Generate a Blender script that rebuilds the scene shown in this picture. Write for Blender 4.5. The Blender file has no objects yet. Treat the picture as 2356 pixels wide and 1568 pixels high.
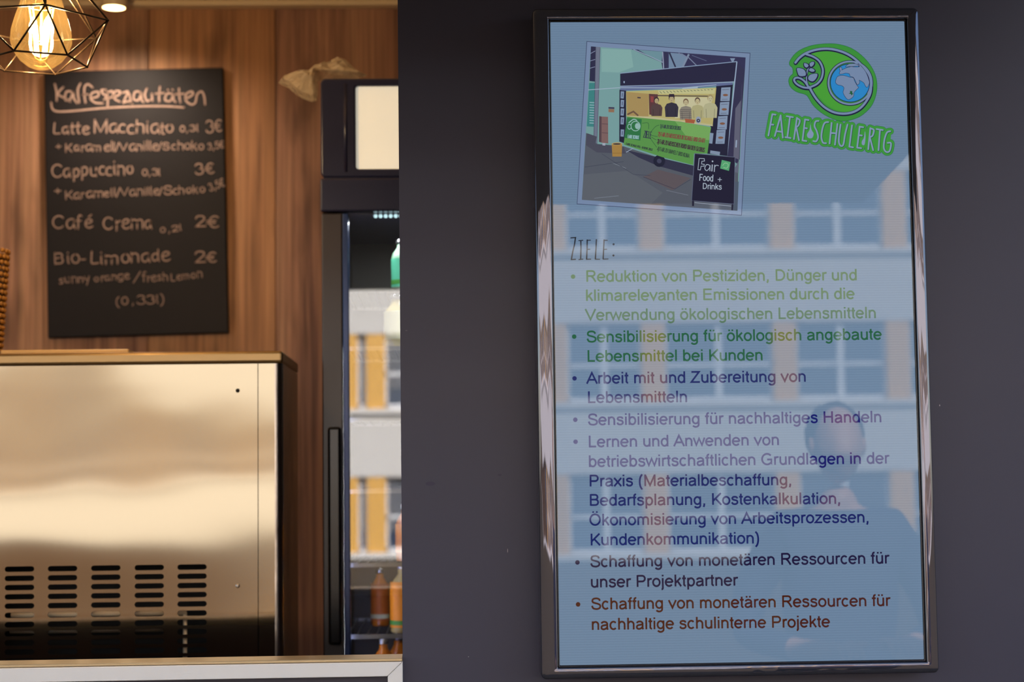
import bpy, bmesh, math, random
from mathutils import Vector, noise
from mathutils.geometry import tessellate_polygon
PI = math.pi
random.seed(7)
SC = bpy.context.scene
COL = SC.collection

# ------------------------------------------------------------------ camera
CAM = Vector((-0.4862, -2.9096, 1.6492)); FPX = 4000.0
YAW, PIT, ROL = -0.0375, 0.0783, -0.0127
def _basis():
    f = Vector((-math.sin(YAW) * math.cos(PIT), math.cos(YAW) * math.cos(PIT), math.sin(PIT)))
    r = Vector((math.cos(YAW), math.sin(YAW), 0)); u = r.cross(f)
    c, s = math.cos(ROL), math.sin(ROL)
    return c * r + s * u, -s * r + c * u, f
CR, CU, CF = _basis()
cd = bpy.data.cameras.new('camera'); cam = bpy.data.objects.new('camera', cd); COL.objects.link(cam)
from mathutils import Matrix
cam.matrix_world = Matrix(((CR.x, CU.x, -CF.x, CAM.x), (CR.y, CU.y, -CF.y, CAM.y), (CR.z, CU.z, -CF.z, CAM.z), (0, 0, 0, 1)))
cd.sensor_fit = 'HORIZONTAL'; cd.sensor_width = 36; cd.lens = 36 * FPX / 2356
cd.clip_start = 0.05; cd.clip_end = 300
cd.dof.use_dof = True; cd.dof.focus_distance = 2.92; cd.dof.aperture_fstop = 4.2
SC.camera = cam
def hit(px, py, Y):
    """world point where the sight line of a photo pixel meets the plane y = Y"""
    d = CF + CR * ((px - 1178) / FPX) - CU * ((py - 784) / FPX)
    return CAM + d * ((Y - CAM.y) / d.y)

# ------------------------------------------------------------------ world, sun, exposure
W = bpy.data.worlds.new('world'); SC.world = W; W.use_nodes = True
nt = W.node_tree; bg = nt.nodes['Background']
sky = nt.nodes.new('ShaderNodeTexSky'); sky.sky_type = 'NISHITA'; sky.sun_disc = False
sky.sun_elevation = math.radians(42); sky.sun_rotation = 0.0; sky.dust_density = 0.6; sky.ozone_density = 1.5
nt.links.new(sky.outputs[0], bg.inputs[0]); bg.inputs[1].default_value = 0.42
sd = bpy.data.lights.new('sun', 'SUN'); sd.energy = 14.0; sd.angle = 0.009; sd.color = (1.0, 0.95, 0.88)
sun = bpy.data.objects.new('sun', sd); COL.objects.link(sun)
sun.rotation_euler = Vector((0.22, 0.74, 0.66)).to_track_quat('Z', 'Y').to_euler()
SC.view_settings.view_transform = 'Standard'; SC.view_settings.look = 'None'
SC.view_settings.gamma = 1; SC.view_settings.exposure = 0.0; SC.view_settings.use_curve_mapping = False

# ------------------------------------------------------------------ materials
def lin(c):
    return tuple(((v / 255) / 12.92 if v / 255 <= 0.04045 else ((v / 255 + 0.055) / 1.055) ** 2.4) for v in c)
MATS = {}
def mat(name, col, rough=0.5, metal=0.0, emit=0.0, coat=0.0, bump=None, vary=0.0, vscale=20.0, alpha=None, trans=0.0, spec=0.5, ecol=None):
    if name in MATS: return MATS[name]
    m = bpy.data.materials.new(name); m.use_nodes = True; n = m.node_tree.nodes; l = m.node_tree.links
    p = n['Principled BSDF']; c = lin(col)
    p.inputs['Base Color'].default_value = (*c, 1); p.inputs['Roughness'].default_value = rough
    p.inputs['Metallic'].default_value = metal; p.inputs['Coat Weight'].default_value = coat
    p.inputs['Coat Roughness'].default_value = 0.03; p.inputs['Transmission Weight'].default_value = trans
    p.inputs['Specular IOR Level'].default_value = spec
    if alpha is not None: p.inputs['Alpha'].default_value = alpha
    if emit:
        p.inputs['Emission Color'].default_value = (*(lin(ecol) if ecol else c), 1); p.inputs['Emission Strength'].default_value = emit
    tc = n.new('ShaderNodeTexCoord')
    if vary:
        nz = n.new('ShaderNodeTexNoise'); nz.inputs['Scale'].default_value = vscale; nz.inputs['Detail'].default_value = 5
        l.new(tc.outputs['Object'], nz.inputs['Vector'])
        mx = n.new('ShaderNodeMix'); mx.data_type = 'RGBA'
        mx.inputs[6].default_value = (*[v * (1 - vary) for v in c], 1); mx.inputs[7].default_value = (*[min(1, v * (1 + vary)) for v in c], 1)
        l.new(nz.outputs[0], mx.inputs[0]); l.new(mx.outputs[2], p.inputs['Base Color'])
    if bump:
        sc, st = bump[0], bump[1]
        nz = n.new('ShaderNodeTexNoise'); nz.inputs['Scale'].default_value = sc; nz.inputs['Detail'].default_value = 3
        mp = n.new('ShaderNodeMapping'); mp.inputs['Scale'].default_value = bump[2] if len(bump) > 2 else (1, 1, 1)
        l.new(tc.outputs['Object'], mp.inputs[0]); l.new(mp.outputs[0], nz.inputs['Vector'])
        b = n.new('ShaderNodeBump'); b.inputs['Strength'].default_value = 1; b.inputs['Distance'].default_value = st
        l.new(nz.outputs[0], b.inputs['Height']); l.new(b.outputs[0], p.inputs['Normal'])
    MATS[name] = m
    return m
def screen_mat(name, col, k=1.0):
    """lit pixels of the display: self-luminous, black when off"""
    if name in MATS: return MATS[name]
    m = mat(name, (4, 4, 5), 0.8, emit=k, ecol=col, spec=0.1)
    return m
def pane_mat(name, tint, refl, rough=0.0, f0=None):
    """thin glass pane: see-through with a mirror share that grows at grazing angles"""
    if name in MATS: return MATS[name]
    m = bpy.data.materials.new(name); m.use_nodes = True; n = m.node_tree.nodes; l = m.node_tree.links
    n.remove(n['Principled BSDF']); out = n['Material Output']
    t = n.new('ShaderNodeBsdfTransparent'); t.inputs[0].default_value = (*tint, 1)
    g = n.new('ShaderNodeBsdfGlossy'); g.inputs[0].default_value = (1, 1, 1, 1); g.inputs['Roughness'].default_value = rough
    lw = n.new('ShaderNodeFresnel'); lw.inputs[0].default_value = 1.5
    ma = n.new('ShaderNodeMath'); ma.operation = 'MULTIPLY'; ma.use_clamp = True; ma.inputs[1].default_value = refl / 0.04
    l.new(lw.outputs[0], ma.inputs[0])
    mx = n.new('ShaderNodeMixShader'); l.new(ma.outputs[0], mx.inputs[0]); l.new(t.outputs[0], mx.inputs[1]); l.new(g.outputs[0], mx.inputs[2])
    l.new(mx.outputs[0], out.inputs[0]); MATS[name] = m
    return m
def wood_mat(name, a, b, c, seed):
    if name in MATS: return MATS[name]
    m = bpy.data.materials.new(name); m.use_nodes = True; n = m.node_tree.nodes; l = m.node_tree.links
    p = n['Principled BSDF']; p.inputs['Roughness'].default_value = 0.62; p.inputs['Specular IOR Level'].default_value = 0.35
    tc = n.new('ShaderNodeTexCoord'); mp = n.new('ShaderNodeMapping')
    mp.inputs['Scale'].default_value = (11, 3, 0.55); mp.inputs['Location'].default_value = (seed * 3.7, seed, seed * 1.3)
    l.new(tc.outputs['Object'], mp.inputs[0])
    n1 = n.new('ShaderNodeTexNoise'); n1.inputs['Scale'].default_value = 1.3; n1.inputs['Detail'].default_value = 6; n1.inputs['Roughness'].default_value = 0.62; n1.inputs['Distortion'].default_value = 0.5
    l.new(mp.outputs[0], n1.inputs['Vector'])
    r = n.new('ShaderNodeValToRGB'); e = r.color_ramp.elements
    e[0].position = 0.30; e[0].color = (*lin(c), 1); e[1].position = 0.72; e[1].color = (*lin(b), 1)
    q = e.new(0.47); q.color = (*lin(a), 1)
    l.new(n1.outputs[0], r.inputs[0])
    mp2 = n.new('ShaderNodeMapping'); mp2.inputs['Scale'].default_value = (90, 20, 2.0); l.new(tc.outputs['Object'], mp2.inputs[0])
    n2 = n.new('ShaderNodeTexNoise'); n2.inputs['Scale'].default_value = 1.0; n2.inputs['Detail'].default_value = 4; l.new(mp2.outputs[0], n2.inputs['Vector'])
    r2 = n.new('ShaderNodeMapRange'); r2.inputs[1].default_value = 0.3; r2.inputs[2].default_value = 0.75; r2.inputs[3].default_value = 0.6; r2.inputs[4].default_value = 1.12
    l.new(n2.outputs[0], r2.inputs[0])
    vm = n.new('ShaderNodeVectorMath'); vm.operation = 'SCALE'; l.new(r.outputs[0], vm.inputs[0]); l.new(r2.outputs[0], vm.inputs['Scale'])
    # dark knots, long in the grain
    mp3 = n.new('ShaderNodeMapping'); mp3.inputs['Scale'].default_value = (7, 1, 1.6); mp3.inputs['Location'].default_value = (seed, 0, seed * 2.1); l.new(tc.outputs['Object'], mp3.inputs[0])
    n3 = n.new('ShaderNodeTexNoise'); n3.inputs['Scale'].default_value = 1.6; n3.inputs['Detail'].default_value = 2; l.new(mp3.outputs[0], n3.inputs['Vector'])
    r3 = n.new('ShaderNodeMapRange'); r3.inputs[1].default_value = 0.30; r3.inputs[2].default_value = 0.42; r3.inputs[3].default_value = 0.55; r3.inputs[4].default_value = 1.0
    l.new(n3.outputs[0], r3.inputs[0])
    vm2 = n.new('ShaderNodeVectorMath'); vm2.operation = 'SCALE'; l.new(vm.outputs[0], vm2.inputs[0]); l.new(r3.outputs[0], vm2.inputs['Scale'])
    l.new(vm2.outputs[0], p.inputs['Base Color'])
    MATS[name] = m
    return m

# ------------------------------------------------------------------ object helpers
def tag(o, label=None, cat=None, group=None, kind=None):
    if label: o['label'] = label
    if cat: o['category'] = cat
    if group: o['group'] = group
    if kind: o['kind'] = kind
    return o
def empty(name, loc, label=None, cat=None, group=None, kind=None):
    o = bpy.data.objects.new(name, None); COL.objects.link(o); o.location = loc; o.empty_display_size = 0.05
    return tag(o, label, cat, group, kind)
def wloc(p):
    v = Vector((0, 0, 0))
    while p is not None: v = v + p.location; p = p.parent
    return v
def link(name, me, m, parent=None, smooth=False):
    """mesh given in world coordinates; parents are never rotated"""
    o = bpy.data.objects.new(name, me); COL.objects.link(o)
    if m is not None:
        for x in (m if isinstance(m, (list, tuple)) else [m]): me.materials.append(x)
    if parent is not None:
        o.parent = parent; off = wloc(parent)
        me.transform(Matrix.Translation(-off))
    if smooth:
        for p in me.polygons: p.use_smooth = True
    return o
def from_bm(name, bm, m, parent=None, smooth=False):
    me = bpy.data.meshes.new(name); bm.to_mesh(me); bm.free()
    return link(name, me, m, parent, smooth)
def center(me):
    return me
def box(bm, a, b, bev=0.0, seg=2):
    x0, x1 = sorted((a[0], b[0])); y0, y1 = sorted((a[1], b[1])); z0, z1 = sorted((a[2], b[2]))
    t = bmesh.new(); bmesh.ops.create_cube(t, size=1)
    for v in t.verts: v.co = Vector(((x0 + x1) / 2 + v.co.x * (x1 - x0), (y0 + y1) / 2 + v.co.y * (y1 - y0), (z0 + z1) / 2 + v.co.z * (z1 - z0)))
    if bev: bmesh.ops.bevel(t, geom=t.edges[:], offset=bev, segments=seg, profile=0.5, affect='EDGES', clamp_overlap=True)
    me = bpy.data.meshes.new('t'); t.to_mesh(me); t.free(); bm.from_mesh(me); bpy.data.meshes.remove(me)
def boxo(name, a, b, m, parent=None, bev=0.0, smooth=False, seg=2):
    bm = bmesh.new(); box(bm, a, b, bev, seg); return from_bm(name, bm, m, parent, smooth)
def tube(bm, pts, r, n=8, close=False, radii=None):
    pts = [Vector(p) for p in pts]; rings = []
    for i, p in enumerate(pts):
        if close: t = pts[(i + 1) % len(pts)] - pts[i - 1]
        elif i == 0: t = pts[1] - p
        elif i == len(pts) - 1: t = p - pts[-2]
        else: t = pts[i + 1] - pts[i - 1]
        t.normalize(); a = Vector((0, 0, 1)) if abs(t.z) < 0.9 else Vector((1, 0, 0))
        u = t.cross(a).normalized(); v = t.cross(u); rr = radii[i] if radii else r
        rings.append([bm.verts.new(p + rr * (math.cos(2 * PI * k / n) * u + math.sin(2 * PI * k / n) * v)) for k in range(n)])
    m = len(rings)
    for i in range(m if close else m - 1):
        A, B = rings[i], rings[(i + 1) % m]
        for k in range(n): bm.faces.new((A[k], A[(k + 1) % n], B[(k + 1) % n], B[k]))
    if not close: bm.faces.new(rings[0][::-1]); bm.faces.new(rings[-1])
def lathe(bm, prof, cx, cy, n=32, z0=0.0, caps=True):
    rings = [[bm.verts.new((cx + r * math.cos(2 * PI * k / n), cy + r * math.sin(2 * PI * k / n), z0 + z)) for k in range(n)] for r, z in prof]
    for A, B in zip(rings, rings[1:]):
        for k in range(n): bm.faces.new((A[k], A[(k + 1) % n], B[(k + 1) % n], B[k]))
    if caps: bm.faces.new(rings[0][::-1]); bm.faces.new(rings[-1])
def latheo(name, prof, cx, cy, z0, m, parent=None, n=32, caps=True):
    bm = bmesh.new(); lathe(bm, prof, cx, cy, n, z0, caps); bmesh.ops.recalc_face_normals(bm, faces=bm.faces)
    return from_bm(name, bm, m, parent, True)

# ------------------------------------------------------------------ flat strokes and fills (writing, printed pictures)
class Flat:
    """collects strokes and polygons lying in planes y = const; coordinates are (x, z)"""
    def __init__(s, Y): s.v = []; s.f = []; s.mi = []; s.Y = Y; s.m = 0; s.off = 0.0
    def layer(s, k): s.off = k; return s
    def P(s, px, py):
        h = hit(px, py, s.Y); return (h.x, h.z)
    def add(s, pts2, faces):
        b = len(s.v); s.v += [(x, s.Y - s.off, z) for x, z in pts2]
        for f in faces: s.f.append(tuple(b + i for i in f)); s.mi.append(s.m)
    def poly(s, pts):
        s.add(pts, [tuple(t) for t in tessellate_polygon([[Vector((x, z, 0)) for x, z in pts]])])
    def pxpoly(s, pts): s.poly([s.P(*p) for p in pts])
    def stroke(s, pts, w, close=False, cap=False):
        q = [Vector((pts[0][0], pts[0][1]))]
        for p in pts[1:]:
            p = Vector((p[0], p[1]))
            if (p - q[-1]).length > w * 0.04: q.append(p)
        if close and len(q) > 2 and (q[0] - q[-1]).length < w * 0.04: q.pop()
        if len(q) < 2: q.append(q[0] + Vector((w * 0.1, 0)))
        n = len(q); h = w / 2; L = []
        for i in range(n):
            if close or 0 < i < n - 1:
                a = (q[i] - q[i - 1]).normalized(); b = (q[(i + 1) % n] - q[i]).normalized()
            elif i == 0: a = b = (q[1] - q[0]).normalized()
            else: a = b = (q[-1] - q[-2]).normalized()
            na = Vector((-a.y, a.x)); nb = Vector((-b.y, b.x)); m = na + nb
            if m.length < 0.3: m = na; k = 1.0
            else: m.normalize(); k = min(2.2, 1 / max(0.3, m.dot(na)))
            if cap: k = min(k, 1.25)
            L.append((q[i] + m * h * k, q[i] - m * h * k))
        vs = [c for pr in L for c in ((pr[0].x, pr[0].y), (pr[1].x, pr[1].y))]
        fs = [(2 * i, 2 * i + 1, 2 * (i + 1) + 1, 2 * (i + 1)) for i in range(n - 1)]
        if close: fs.append((2 * n - 2, 2 * n - 1, 1, 0))
        s.add(vs, fs)
        if cap and not close:
            for c in ((q[0]), (q[-1])): s.disc(c.x, c.y, h)
        elif cap:
            pass
    def disc(s, x, z, rx, rz=None, n=14, a0=0):
        rz = rz or rx
        s.add([(x + rx * math.cos(2 * PI * k / n + a0), z + rz * math.sin(2 * PI * k / n + a0)) for k in range(n)], [tuple(range(n))])
    def build(s, name, mats, parent=None):
        me = bpy.data.meshes.new(name); me.from_pydata(s.v, [], s.f)
        ms = mats if isinstance(mats, (list, tuple)) else [mats]
        o = link(name, me, ms, parent)
        me.polygons.foreach_set('material_index', s.mi); me.update()
        return o
def crom(pts, n=6, close=False):
    P = [Vector(p) for p in pts]; out = []; m = len(P)
    for i in range(m if close else m - 1):
        if close: a, b, c, d = P[i - 1], P[i], P[(i + 1) % m], P[(i + 2) % m]
        else: a, b, c, d = P[max(i - 1, 0)], P[i], P[i + 1], P[min(i + 2, m - 1)]
        for k in range(n):
            t = k / n
            out.append(tuple(0.5 * ((2 * b) + (c - a) * t + (2 * a - 5 * b + 4 * c - d) * t * t + (3 * b - a - 3 * c + d) * t ** 3)))
    if not close: out.append(tuple(P[-1]))
    return out

# a monoline sans alphabet; coordinates per 1000 em, '@cx,cy,rx,ry,a0,a1' is an arc, '~' smooths a path
SANS = {
 ' ': (278, ''), 'a': (556, '@262,350,180,133,165,0 442,90 472,0|~442,305 330,285 200,262 120,225 87,150 107,75 180,34 270,40 370,85 442,170'),
 'b': (556, '107,0 107,716|@289,259,186,227,0,360'), 'c': (500, '@265,259,190,227,42,318'), 'd': (556, '449,0 449,716|@267,259,186,227,0,360'),
 'e': (556, '67,268 489,268 @278,259,211,227,0,-0|@278,259,211,227,0,322'), 'f': (278, '140,0 140,590 @240,590,100,88,180,78|15,482 262,482'),
 'g': (556, '449,519 449,-20 @266,-20,183,145,0,-155|@267,266,186,220,0,360'), 'h': (556, '107,0 107,716|107,300 @278,310,171,172,180,0 449,0'),
 'i': (222, '111,0 111,519|111,616 111,716'), 'j': (222, '111,519 111,-90 @20,-90,91,78,0,-85|111,616 111,716'),
 'k': (500, '110,0 110,716|425,519 112,205|235,330 455,0'), 'l': (222, '111,0 111,716'),
 'm': (833, '111,0 111,519|111,300 @264,330,153,152,180,0 417,0|417,300 @570,330,153,152,180,0 723,0'),
 'n': (556, '107,0 107,519|107,300 @278,310,171,172,180,0 449,0'), 'o': (556, '@278,259,204,227,0,360'),
 'p': (556, '107,-199 107,519|@289,259,186,227,0,360'), 'r': (333, '110,0 110,519|110,300 @262,320,152,160,180,62'),
 's': (500, '~415,378 370,455 250,484 140,455 98,385 145,318 250,285 370,250 418,172 398,95 330,45 240,33 130,60 78,152'),
 't': (278, '135,672 135,130 @225,125,90,88,180,280|20,482 258,482'), 'u': (556, '107,519 107,215 @278,208,171,174,180,360 449,519|449,0 449,300'),
 'v': (500, '28,519 250,55 472,519'), 'w': (722, '20,519 187,60 361,470 535,60 702,519'), 'x': (500, '30,519 470,0|470,519 30,0'),
 'y': (500, '32,519 256,30|470,519 235,-80 180,-155 120,-163 62,-150'), 'z': (500, '55,477 430,477 50,42 470,42'),
 'A': (667, '18,0 333,668 650,0|128,240 540,240'), 'B': (667, '120,0 120,716|120,671 380,671 @385,525,155,146,90,-90 120,379|380,379 @400,212,175,167,90,-90 120,45'),
 'C': (722, '@385,358,300,325,40,320'), 'D': (722, '130,0 130,716|130,671 330,671 @335,358,290,313,90,-90 130,45'),
 'E': (667, '125,0 125,716|125,671 605,671|125,380 575,380|125,45 620,45'), 'G': (778, '@400,358,312,325,42,318 662,110 662,335 400,335'),
 'H': (722, '125,0 125,716|597,0 597,716|125,378 597,378'), 'K': (667, '125,0 125,716|615,716 128,240|280,390 640,0'),
 'L': (556, '122,716 122,42 520,42'), 'M': (833, '120,0 120,716|713,0 713,716|120,690 416,55 713,690'),
 'P': (667, '125,0 125,716|125,671 410,671 @410,500,165,171,90,-90 125,329'), 'R': (722, '130,0 130,716|130,671 430,671 @430,515,165,156,90,-90 130,359|385,350 500,240 655,0'),
 'S': (667, '~572,520 535,620 420,670 320,675 180,642 120,540 155,445 290,392 430,355 565,290 603,200 560,95 440,40 320,36 165,82 92,232'),
 'T': (611, '305,0 305,716|25,671 586,671'), 'V': (667, '22,716 333,60 645,716'), 'Z': (611, '60,671 530,671 50,45 580,45'),
 'O': (778, '@389,358,300,325,0,360'), 'F': (611, '125,0 125,716|125,671 560,671|125,360 500,360'),
 ',': (278, '135,95 135,-10 95,-130'), '(': (333, '~275,725 160,560 112,262 160,-35 275,-205'), ')': (333, '~60,725 175,560 222,262 175,-35 60,-205'),
 ':': (278, '135,0 135,100|135,420 135,519'), '-': (333, '40,260 290,260'), '/': (278, '10,-10 268,726'), '+': (584, '60,345 524,345|292,110 292,580'),
 '0': (556, '@278,350,190,325,0,360'), '2': (556, '~80,520 130,640 280,675 430,620 450,500 380,370 200,180 80,50|60,42 500,42'),
 '3': (556, '~85,560 150,655 280,678 420,620 440,510 390,410 260,375|~260,375 420,340 480,210 420,80 280,36 130,70 70,180'),
 '5': (556, '470,671 150,671 110,370|~110,370 270,430 420,380 475,230 420,90 280,36 130,60 65,160'), '1': (556, '150,560 300,700 300,0'),
 '\u20ac': (556, '@350,350,230,325,50,310|10,420 400,420|10,280 380,280'), '4': (556, '400,0 400,716 40,180 520,180'), 'N': (722, '125,0 125,716 597,0 597,716'),
 'I': (278, '139,0 139,716'), 'U': (722, '125,716 125,260 @361,270,236,232,180,360 597,716'), 'W': (944, '22,716 245,50 472,660 700,50 922,716'),
}
for k, b, cx in (('\u00e4', 'a', 262), ('\u00f6', 'o', 278), ('\u00fc', 'u', 278)):
    SANS[k] = (SANS[b][0], SANS[b][1] + '|%d,614 %d,714|%d,614 %d,714' % (cx - 100, cx - 100, cx + 100, cx + 100))
SANS['\u00d6'] = (778, SANS['O'][1] + '|279,775 279,870|499,775 499,870')
SANS['\u00e9'] = (556, SANS['e'][1] + '|230,600 350,740')
HAND = dict(SANS)
HAND.update({
 'a': (540, '~440,480 300,500 130,420 80,240 150,60 290,40 400,180 445,480 440,200 500,0'), 'f': (380, '~330,690 220,740 150,600 150,200 140,0|20,440 300,440'),
 'p': (520, '~110,480 130,100 120,-230|~120,380 280,500 440,400 420,140 280,30 130,90'), 'z': (470, '~60,470 250,490 400,460 250,260 80,50 250,20 430,40'),
 't': (330, '~160,690 150,200 200,20 290,20|20,470 320,480'), 'l': (230, '~110,720 100,200 160,10'), 'i': (230, '~110,480 110,100 160,0|112,640 118,690'),
 'L': (520, '~130,716 100,300 110,60 250,20 480,40'), 'y': (480, '~60,480 120,220 260,200|~440,500 330,100 200,-300'), 'e': (500, '~80,250 300,280 430,380 330,480 160,430 80,240 160,60 320,20 470,90'),
 'r': (360, '~100,480 120,200 110,0|~115,280 220,450 340,460'), 'c': (450, '~400,430 260,490 110,380 80,200 180,40 400,50'), 'o': (520, '~300,490 130,420 80,220 200,40 380,80 440,300 340,470 260,480'),
 's': (420, '~360,450 200,490 100,400 180,290 320,200 340,80 200,20 60,60'), 'd': (540, '~420,400 280,480 120,380 90,180 220,30 400,120|~440,720 430,200 490,0'),
})
HAND['\u00e4'] = (540, HAND['a'][1] + '|200,600 205,640|380,600 385,640'); HAND['\u00e9'] = (500, HAND['e'][1] + '|250,600 400,720')
def glyph_paths(spec):
    out = []
    for path in spec.split('|'):
        if not path: continue
        sm = path[0] == '~'; pts = []; closed = False
        for tk in path.lstrip('~').split():
            if tk[0] == '@':
                cx, cy, rx, ry, a0, a1 = map(float, tk[1:].split(','))
                if a0 == a1: continue
                n = max(4, int(abs(a1 - a0) / 14)); closed = abs(a1 - a0) >= 360
                for k in range(n + (0 if closed else 1)):
                    a = math.radians(a0 + (a1 - a0) * k / n); pts.append((cx + rx * math.cos(a), cy + ry * math.sin(a)))
            else: pts.append(tuple(map(float, tk.split(','))))
        if sm: pts = crom(pts, 4)
        out.append((pts, closed))
    return out
def text_on(fl, txt, x0, y0, x1, y1, font=SANS, cap=None, wpx=None, jit=0.0, round_=False, rnd=None):
    """write txt in the plane of fl so that its baseline runs between the two photo points"""
    A = Vector(fl.P(x0, y0)); B = Vector(fl.P(x1, y1)); adv = sum(font[c][0] for c in txt); d = (B - A)
    sx = d.length / adv; u = d.normalized(); v = Vector((-u.y, u.x)); pm = (Vector(fl.P(x0 + 1, y0)) - A).length
    sy = (cap * pm / 716) if cap else sx; w = (wpx * pm) if wpx else 112 * sx; X = 0
    for c in txt:
        a, spec = font[c]; jx = (rnd.uniform(-1, 1) * jit * 30 if rnd else 0); jy = (rnd.uniform(-1, 1) * jit * 45 if rnd else 0); js = 1 + (rnd.uniform(-1, 1) * jit * 0.12 if rnd else 0)
        for pts, cl in glyph_paths(spec):
            q = [A + u * ((X + jx + p[0] * js) * sx) + v * ((p[1] * js + jy) * sy) for p in pts]
            fl.stroke([(p.x, p.y) for p in q], w, cl, round_)
        X += a

# ================================================================== THE SETTING
YW = 0.060            # outer face of the dark truck wall
YB = 2.10             # inner face of the wooden back wall
m_wall = mat('truck_paint', (57, 53, 70), 0.5, bump=(900, 0.00005), vary=0.05, vscale=3)
m_dark_in = mat('dark_inner_lining', (40, 36, 38), 0.6, vary=0.1)
m_cream = mat('cream_ceiling_board', (240, 220, 186), 0.6, vary=0.03)
m_white = mat('white_aluminium', (250, 240, 230), 0.35, bump=(400, 0.00003), vary=0.02)
xo = hit(921, 800, YW).x                      # right-hand jamb of the serving hatch
zs = hit(500, 1535, 0.055).z                  # sill height
ZR = 3.12
# front wall: four pieces round the hatch
bm = bmesh.new()
box(bm, (xo, YW, 0.45), (4.2, YW + 0.045, ZR)); from_bm('wall_front', bm, m_wall)['kind'] = 'structure'
low = boxo('wall_front_lower', (-3.2, YW, 0.45), (xo, YW + 0.045, zs - 0.01), m_wall); low['kind'] = 'structure'
o = boxo('wall_front_upper', (-3.2, YW, 2.78), (xo, YW + 0.045, ZR), m_wall); o['kind'] = 'structure'
o = boxo('wall_left', (-3.25, YW, 0.45), (-3.2, YB + 0.05, ZR), m_wall); o['kind'] = 'structure'
o = boxo('wall_right', (4.2, YW, 0.45), (4.25, YB + 0.05, ZR), m_wall); o['kind'] = 'structure'
o = boxo('floor', (-3.2, YW + 0.045, 0.5), (4.2, YB, 0.56), mat('grey_vinyl_floor', (90, 86, 84), 0.6, vary=0.1)); o['kind'] = 'structure'
zc = hit(500, 9, YB).z
o = boxo('ceiling', (-3.2, YW + 0.045, zc), (4.2, YB, zc + 0.05), m_cream); o['kind'] = 'structure'
o = boxo('roof', (-3.3, YW - 0.02, ZR), (4.3, YB + 0.1, ZR + 0.05), m_wall); o['kind'] = 'structure'
o = boxo('trim_1', (-3.2, YB - 0.045, zc - 0.016), (4.2, YB - 0.0, zc), m_cream, bev=0.004); o['kind'] = 'structure'
# back wall in wood-grain boards
wb = boxo('wall_back', (-3.2, YB + 0.008, 0.5), (4.2, YB + 0.05, ZR), mat('dark_board_joint', (60, 40, 30), 0.8)); wb['kind'] = 'structure'  # dark brown backing that shows in the joints between boards
woods = [wood_mat('wood_grain_a', (184, 136, 108), (210, 162, 126), (122, 86, 74), 1), wood_mat('wood_grain_b', (176, 130, 108), (204, 158, 128), (118, 84, 76), 4),
         wood_mat('wood_grain_c', (190, 138, 100), (214, 162, 118), (130, 90, 68), 9)]
xs = [hit(x, 400, YB).x for x in (-640, -330, -25, 341, 634, 930, 1230, 1530, 1830)]
xs = [-3.2, -2.8] + xs + [1.4, 1.8, 2.2, 2.6, 3.0, 3.4, 3.8, 4.2]
for i, (a, b) in enumerate(zip(xs, xs[1:])):
    boxo('wood_board', (a + 0.0012, YB, 0.56), (b - 0.0012, YB + 0.012, zc), woods[(i * 2 + 1) % 3], wb, bev=0.0012, seg=1)
# ground outside
m_gr = mat('sunlit_street_paving', (86, 74, 58), 0.9, vary=0.15, vscale=1.5, spec=0.05)
o = boxo('ground', (-40, -60, -0.2), (40, 20, 0.0), m_gr); o['kind'] = 'structure'

wf_ = bpy.data.objects['wall_front']
for x, y, rx, rz, c in ((990, 1112, 0.0085, 0.0035, (52, 46, 68)), (1150, 1092, 0.003, 0.002, (50, 45, 66)), (1168, 1266, 0.0006, 0.0035, (150, 140, 140)), (2162, 932, 0.0008, 0.0016, (190, 180, 180)), (935, 760, 0.002, 0.0008, (96, 88, 96)), (1078, 1510, 0.0008, 0.0008, (140, 150, 140))):
    fl = Flat(YW - 0.0001); P = fl.P(x, y); fl.disc(P[0], P[1], rx, rz, 10); fl.build('paint_scuff', mat('scuff_%d_%d_%d' % c, c, 0.6), wf_)

# white sill frame at the foot of the hatch, mitred corner at its right end
t = empty('trim_2', (xo - 0.5, 0.0, zs - 0.02), kind='structure')
def prism(name, pts, y0, y1, m, parent, bev=0.0008):
    bm = bmesh.new(); f = [bm.verts.new((x, y0, z)) for x, z in pts]; g = [bm.verts.new((x, y1, z)) for x, z in pts]; n = len(pts)
    bm.faces.new(f); bm.faces.new(g[::-1])
    for i in range(n): bm.faces.new((f[i], f[(i + 1) % n], g[(i + 1) % n], g[i]))
    bmesh.ops.recalc_face_normals(bm, faces=bm.faces)
    if bev: bmesh.ops.bevel(bm, geom=bm.edges[:], offset=bev, segments=1, affect='EDGES')
    return from_bm(name, bm, m, parent)
ys = 0.035
a = hit(926, 1521.5, ys); b = hit(892, 1555, ys); c = hit(892, 1700, ys); d = hit(926, 1700, ys)
xl = -3.0
prism('sill_rail', [(xl, a.z), (a.x - 0.0008, a.z), (b.x - 0.0008, b.z), (xl, b.z)], ys, YW, m_white, t)
prism('sill_stile', [(a.x, a.z), (a.x, a.z - 0.55), (b.x, a.z - 0.55), (b.x, b.z)], ys, YW, m_white, t)
boxo('sill_lip', (xl, ys + 0.004, a.z + 0.0006), (xo, YW + 0.05, a.z + 0.0056), mat('brushed_aluminium_edge', (200, 178, 140), 0.3, 0.7), t, bev=0.001)

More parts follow.
